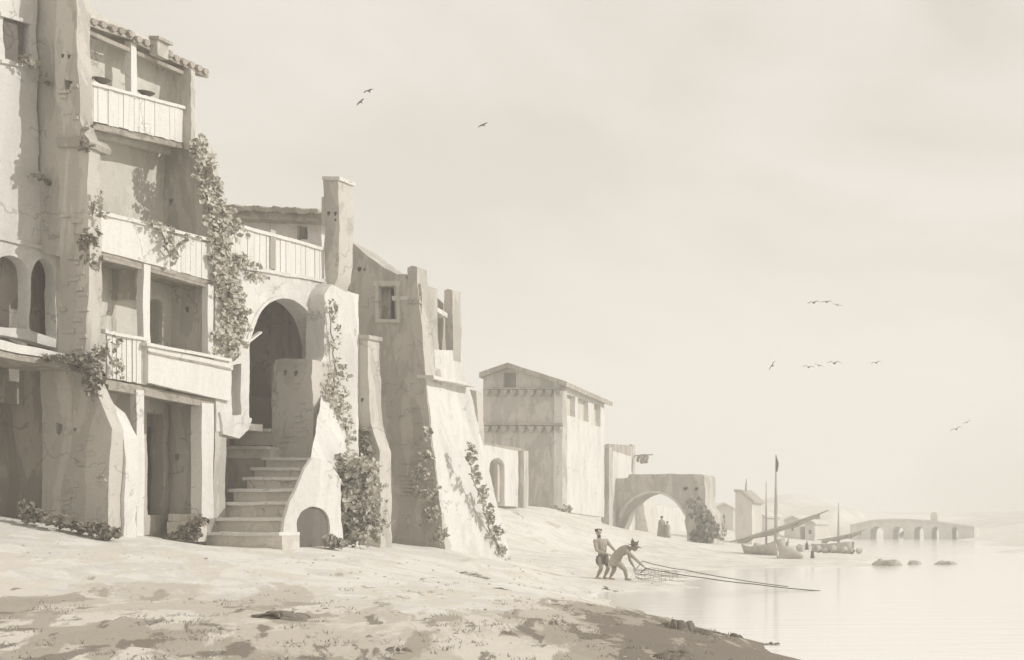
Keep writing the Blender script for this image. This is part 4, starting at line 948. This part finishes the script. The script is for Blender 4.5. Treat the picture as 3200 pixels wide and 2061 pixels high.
# foreground earth: low dark mounds at the water's edge (each a lump of soil and weed)
def clod(label, x, y, w, h, z=None, seed=0, mat='soil'):
    # find depth where the picture ray meets the ground
    Y = 12.0
    for k in range(400):
        q = P(x, y, Y)
        if q.z <= max(gz(q.x, Y), .02): break
        Y += .1
    ww, hh = w*Y/F, h*Y/F
    mb = MB(); r = random.Random(seed); X0 = q.x
    for i in range(max(8, int(w/3.5))):
        f = r.uniform(-1, 1); f2 = r.uniform(-1, 1); rr = ww*r.uniform(.08, .26); X = X0+f*ww*.9; Yq = Y+f2*ww*.3-f*ww*.3
        mb.ell((X, Yq, gz(X, Yq)-.02), (rr, rr*.7, hh*r.uniform(.3, .75)*(1.15-abs(f))), 10)
    return mb.build('earth_mound', M[mat], label=label, cat='earth mound', rough=(.06, .07), group='earth mounds on the foreshore')
clod('broad dark mound at the water edge below the fishers', 1600, 1470, 90, 34, seed=1)
clod('dark hummock reaching out into the water at lower middle', 1720, 1486, 60, 18, seed=2)
clod('low dark bank tapering to a point in the water', 1800, 1500, 50, 12, seed=3)
clod('darkest mound at the bottom edge right of centre', 1600, 1535, 120, 22, seed=4)
clod('mound at bottom edge close to the water', 1720, 1540, 60, 14, seed=5)
clod('row of dark clods in the middle of the slope', 560, 1402, 60, 9, seed=6)
clod('long line of clods below the staircase slope', 660, 1445, 90, 12, seed=7)
clod('scattered clods right of the long line', 790, 1420, 70, 10, seed=8)
clod('single dark clod at the bottom edge under centre', 930, 1520, 44, 9, seed=9)
clod('grey mound left of the dark water edge mound', 1300, 1455, 46, 20, seed=10, mat='rock')
clod('clods on the slope left of the fishers', 1190, 1378, 40, 7, seed=11)
clod('clods on the slope below the battered wall', 1110, 1345, 60, 5, seed=12, mat='rock')
clod('dark wet earth edge under the feet of the fishers', 1450, 1377, 62, 4, seed=14)
clod('dark wet earth edge pointing into the water below the net', 1570, 1377, 70, 4, seed=15)
clod('low mound near the lower left', 520, 1470, 80, 9, seed=13, mat='rock')

# grass tufts (uncountable)
r = random.Random(9); mb = MB()
for i in range(1500):
    f = r.random()
    x = r.uniform(0, 1750); y = r.uniform(1290, 1540)
    dens = noise.fractal(Vector((x*.006, y*.02, 2)), 1, 2, 3)
    low = (y-1290)/250
    if dens < .16-.2*low: continue
    Y = None
    z_ = 0
    Yg = (EZ-.45)*F/(y-EY) if y > EY+40 else 25
    for _ in range(6):
        X = XP(x, Yg); zg = gz(X, Yg); Yg = (EZ-zg)*F/(y-EY)
        Yg = min(60, max(10, Yg))
    X = XP(x, Yg); zg = gz(X, Yg)
    if zg < .03 or y > 1500 and r.random() < .5 or abs(ZP(y, Yg)-zg) > .12: continue
    for b in range(r.randint(3, 6)):
        a = r.uniform(0, 6.28); l = r.uniform(.02, .06); px, py = X+r.gauss(0, .05), Yg+r.gauss(0, .05)
        w = .009
        tip = (px+math.cos(a)*l*.9, py+math.sin(a)*l*.9, zg+l)
        mb.add([(px-w, py, zg-.01), (px+w, py, zg-.01), tip], [(0, 1, 2)])
mb.build('grass', M['leaf'], kind='stuff', label='short dry grass scattered over the sandy slope', cat='grass')

r = random.Random(31); mb = MB()
for i in range(2600):
    X = -24+22*r.random()**.9; Yq = 12+30*r.random()**1.3
    if not (-.99 < X/Yq < -.2): continue
    if noise.noise(Vector((X*.5, Yq*.35, 4))) < -.02: continue
    z0 = gz(X, Yq)
    if z0 < .02 or X < -20.6 and Yq > 23.5: continue
    q = .012+.035*r.random()**3; a = r.uniform(0, 3)
    vs = [(X+q*math.cos(a+k*1.257)*r.uniform(.8, 1.3), Yq+q*math.sin(a+k*1.257), z0+q*.1) for k in range(5)]+[(X, Yq, z0+q*r.uniform(.5, .9)), (X, Yq, z0-q)]
    mb.add(vs, [(k, (k+1) % 5, 5) for k in range(5)]+[((k+1) % 5, k, 6) for k in range(5)])
mb.build('pebbles', M['rock'], kind='stuff', label='small stones scattered over the sandy foreshore', cat='pebbles')

# ================================================================== birds
def bird(label, x, y, span, dist, tilt, seed, group, wings=1.0):
    Y = dist; c = P(x, y, Y); s = span*Y/F/2; t = MB(); k = tilt
    ca, sa = math.cos(k), math.sin(k)
    def q(u, v, w): return (c.x+u*ca-w*sa, c.y+v, c.z+u*sa+w*ca)
    rot = Matrix.Rotation(-k, 3, 'Y')
    t.ell(c, (s*.13, s*.36, s*.11), 10, rot); t.ell(q(0, -s*.38, s*.05), (s*.08, s*.1, s*.08), 8)
    for g in (-1, 1):
        P0 = [(0, .02), (.35*g, .22*wings), (.65*g, .2*wings), (1.0*g, .02*wings)]
        wd = [.24, .22, .16, .02]; vs = []
        for (u, w), d in zip(P0, wd):
            for vv, hh in ((-d, 0), (d, 0), (0, .05)): vs.append(q(u*s, vv*s, (w+hh)*s))
        fs = []
        for i in range(3):
            a = i*3
            fs += [(a, a+3, a+5, a+2), (a+2, a+5, a+4, a+1), (a+1, a+4, a+3, a)]
        t.add(vs, fs)
    vs = [q(0, s*.3, 0), q(-s*.12, s*.55, .0), q(s*.12, s*.55, 0), q(0, s*.3, s*.05)]
    t.add(vs, [(0, 1, 2), (3, 2, 1), (0, 3, 1), (0, 2, 3)])
    return t.build('bird', M['bird'], label=label, cat='bird', smooth=True, group=group)
gl = 'birds in the upper sky'; gm = 'birds over the river'
bird('upper of the two birds left of sky centre', 861, 214, 26, 55, .35, 1, gl)
bird('lower darker bird of the left pair', 842, 239, 24, 55, .75, 2, gl, .5)
bird('lone tilted bird high near sky centre', 1128, 293, 26, 55, .45, 3, gl, .6)
bird('leftmost of the three high birds over the river', 1900, 708, 30, 60, .15, 4, gm)
bird('middle one of the three high birds over the river', 1930, 706, 28, 60, .1, 5, gm, .6)
bird('lowest right of the three high birds over the river', 1955, 713, 24, 60, -.2, 6, gm, .4)
bird('steeply banking bird at left end of the low flock', 1804, 852, 26, 58, 1.0, 7, gm, .8)
bird('bird with drooping wing second in the low flock', 1888, 856, 28, 58, -.1, 8, gm)
bird('thin bird touching the drooping one in the low flock', 1912, 852, 24, 60, -.3, 9, gm, .6)
bird('curved winged bird in the middle of the low flock', 1948, 847, 34, 60, 0, 10, gm, 1.1)
bird('lone bird at right end of the low flock', 2046, 846, 26, 60, .2, 11, gm)
bird('lower of the last two birds near the right edge', 2233, 1001, 30, 64, .3, 12, gm)
bird('upper of the last two birds near the right edge', 2258, 985, 20, 64, .4, 13, gm)

# ================================================================== haze
mb = MB(); mb.box(-215, 110, -12, 440, -3.0, 60)
hz = mb.build('haze', None, kind='stuff', label='pale even river haze filling the whole air', cat='haze')
hm = bpy.data.materials.new('river_haze'); hm.use_nodes = True; nt = hm.node_tree
for n in list(nt.nodes):
    if n.type != 'OUTPUT_MATERIAL': nt.nodes.remove(n)
pv = nt.nodes.new('ShaderNodeVolumePrincipled'); pv.inputs['Color'].default_value = (.98, .97, .95, 1)
pv.inputs['Density'].default_value = .0028; pv.inputs['Anisotropy'].default_value = .0
nt.links.new(pv.outputs['Volume'], nt.nodes['Material Output'].inputs['Volume'])
hz.data.materials.append(hm)

# ================================================================== light
EL, AZ = math.radians(34), math.radians(13)          # sun over the river, a little beyond the houses
s = Vector((math.cos(EL)*math.cos(AZ), math.cos(EL)*math.sin(AZ), math.sin(EL)))
ld = bpy.data.lights.new('sun', 'SUN'); ld.energy = 3.1; ld.angle = math.radians(.6); ld.color = (1, .975, .935)
so = bpy.data.objects.new('sun', ld); C.objects.link(so); so.rotation_euler = s.to_track_quat('Z', 'Y').to_euler()
w = bpy.data.worlds.new('World'); S.world = w; w.use_nodes = True; nt = w.node_tree; N = nt.nodes; L = nt.links
bg = N['Background']; bg.inputs['Strength'].default_value = .1
sky = N.new('ShaderNodeTexSky'); sky.sky_type = 'NISHITA'; sky.sun_disc = False; sky.sun_elevation = EL; sky.sun_rotation = math.atan2(s.x, s.y)
tc = N.new('ShaderNodeTexCoord'); mp = N.new('ShaderNodeMapping'); mp.inputs['Scale'].default_value = (1, 1, 2.2); L.new(tc.outputs['Generated'], mp.inputs['Vector'])
n1 = N.new('ShaderNodeTexNoise'); n1.inputs['Scale'].default_value = 2.6; n1.inputs['Detail'].default_value = 5; n1.inputs['Distortion'].default_value = .5; L.new(mp.outputs['Vector'], n1.inputs['Vector'])
cr = N.new('ShaderNodeValToRGB'); L.new(n1.outputs['Fac'], cr.inputs['Fac']); e = cr.color_ramp.elements
k_ = 10.0
e[0].position = .40; e[0].color = (.66*k_, .615*k_, .54*k_, 1); e[1].position = .58; e[1].color = (.79*k_, .745*k_, .68*k_, 1)
mx = N.new('ShaderNodeMix'); mx.data_type = 'RGBA'; mx.inputs['Factor'].default_value = .96
L.new(sky.outputs['Color'], mx.inputs['A']); L.new(cr.outputs['Color'], mx.inputs['B']); L.new(mx.outputs['Result'], bg.inputs['Color'])

# ================================================================== camera
cd = bpy.data.cameras.new('camera'); cam = bpy.data.objects.new('camera', cd); C.objects.link(cam)
cam.location = (0, 0, EZ); cam.rotation_euler = (math.radians(90), 0, 0)
cd.sensor_width = 36; cd.lens = 36*F/2391.0; cd.shift_x = -(EX-1195.5)/2391.0; cd.shift_y = (EY-770)/2391.0
cd.clip_end = 2000; cd.clip_start = .1
S.camera = cam
S.view_settings.view_transform = 'Standard'; S.view_settings.look = 'None'; S.view_settings.exposure = .06; S.view_settings.gamma = 1
S.cycles.max_bounces = 8; S.cycles.diffuse_bounces = 6; S.cycles.volume_bounces = 1
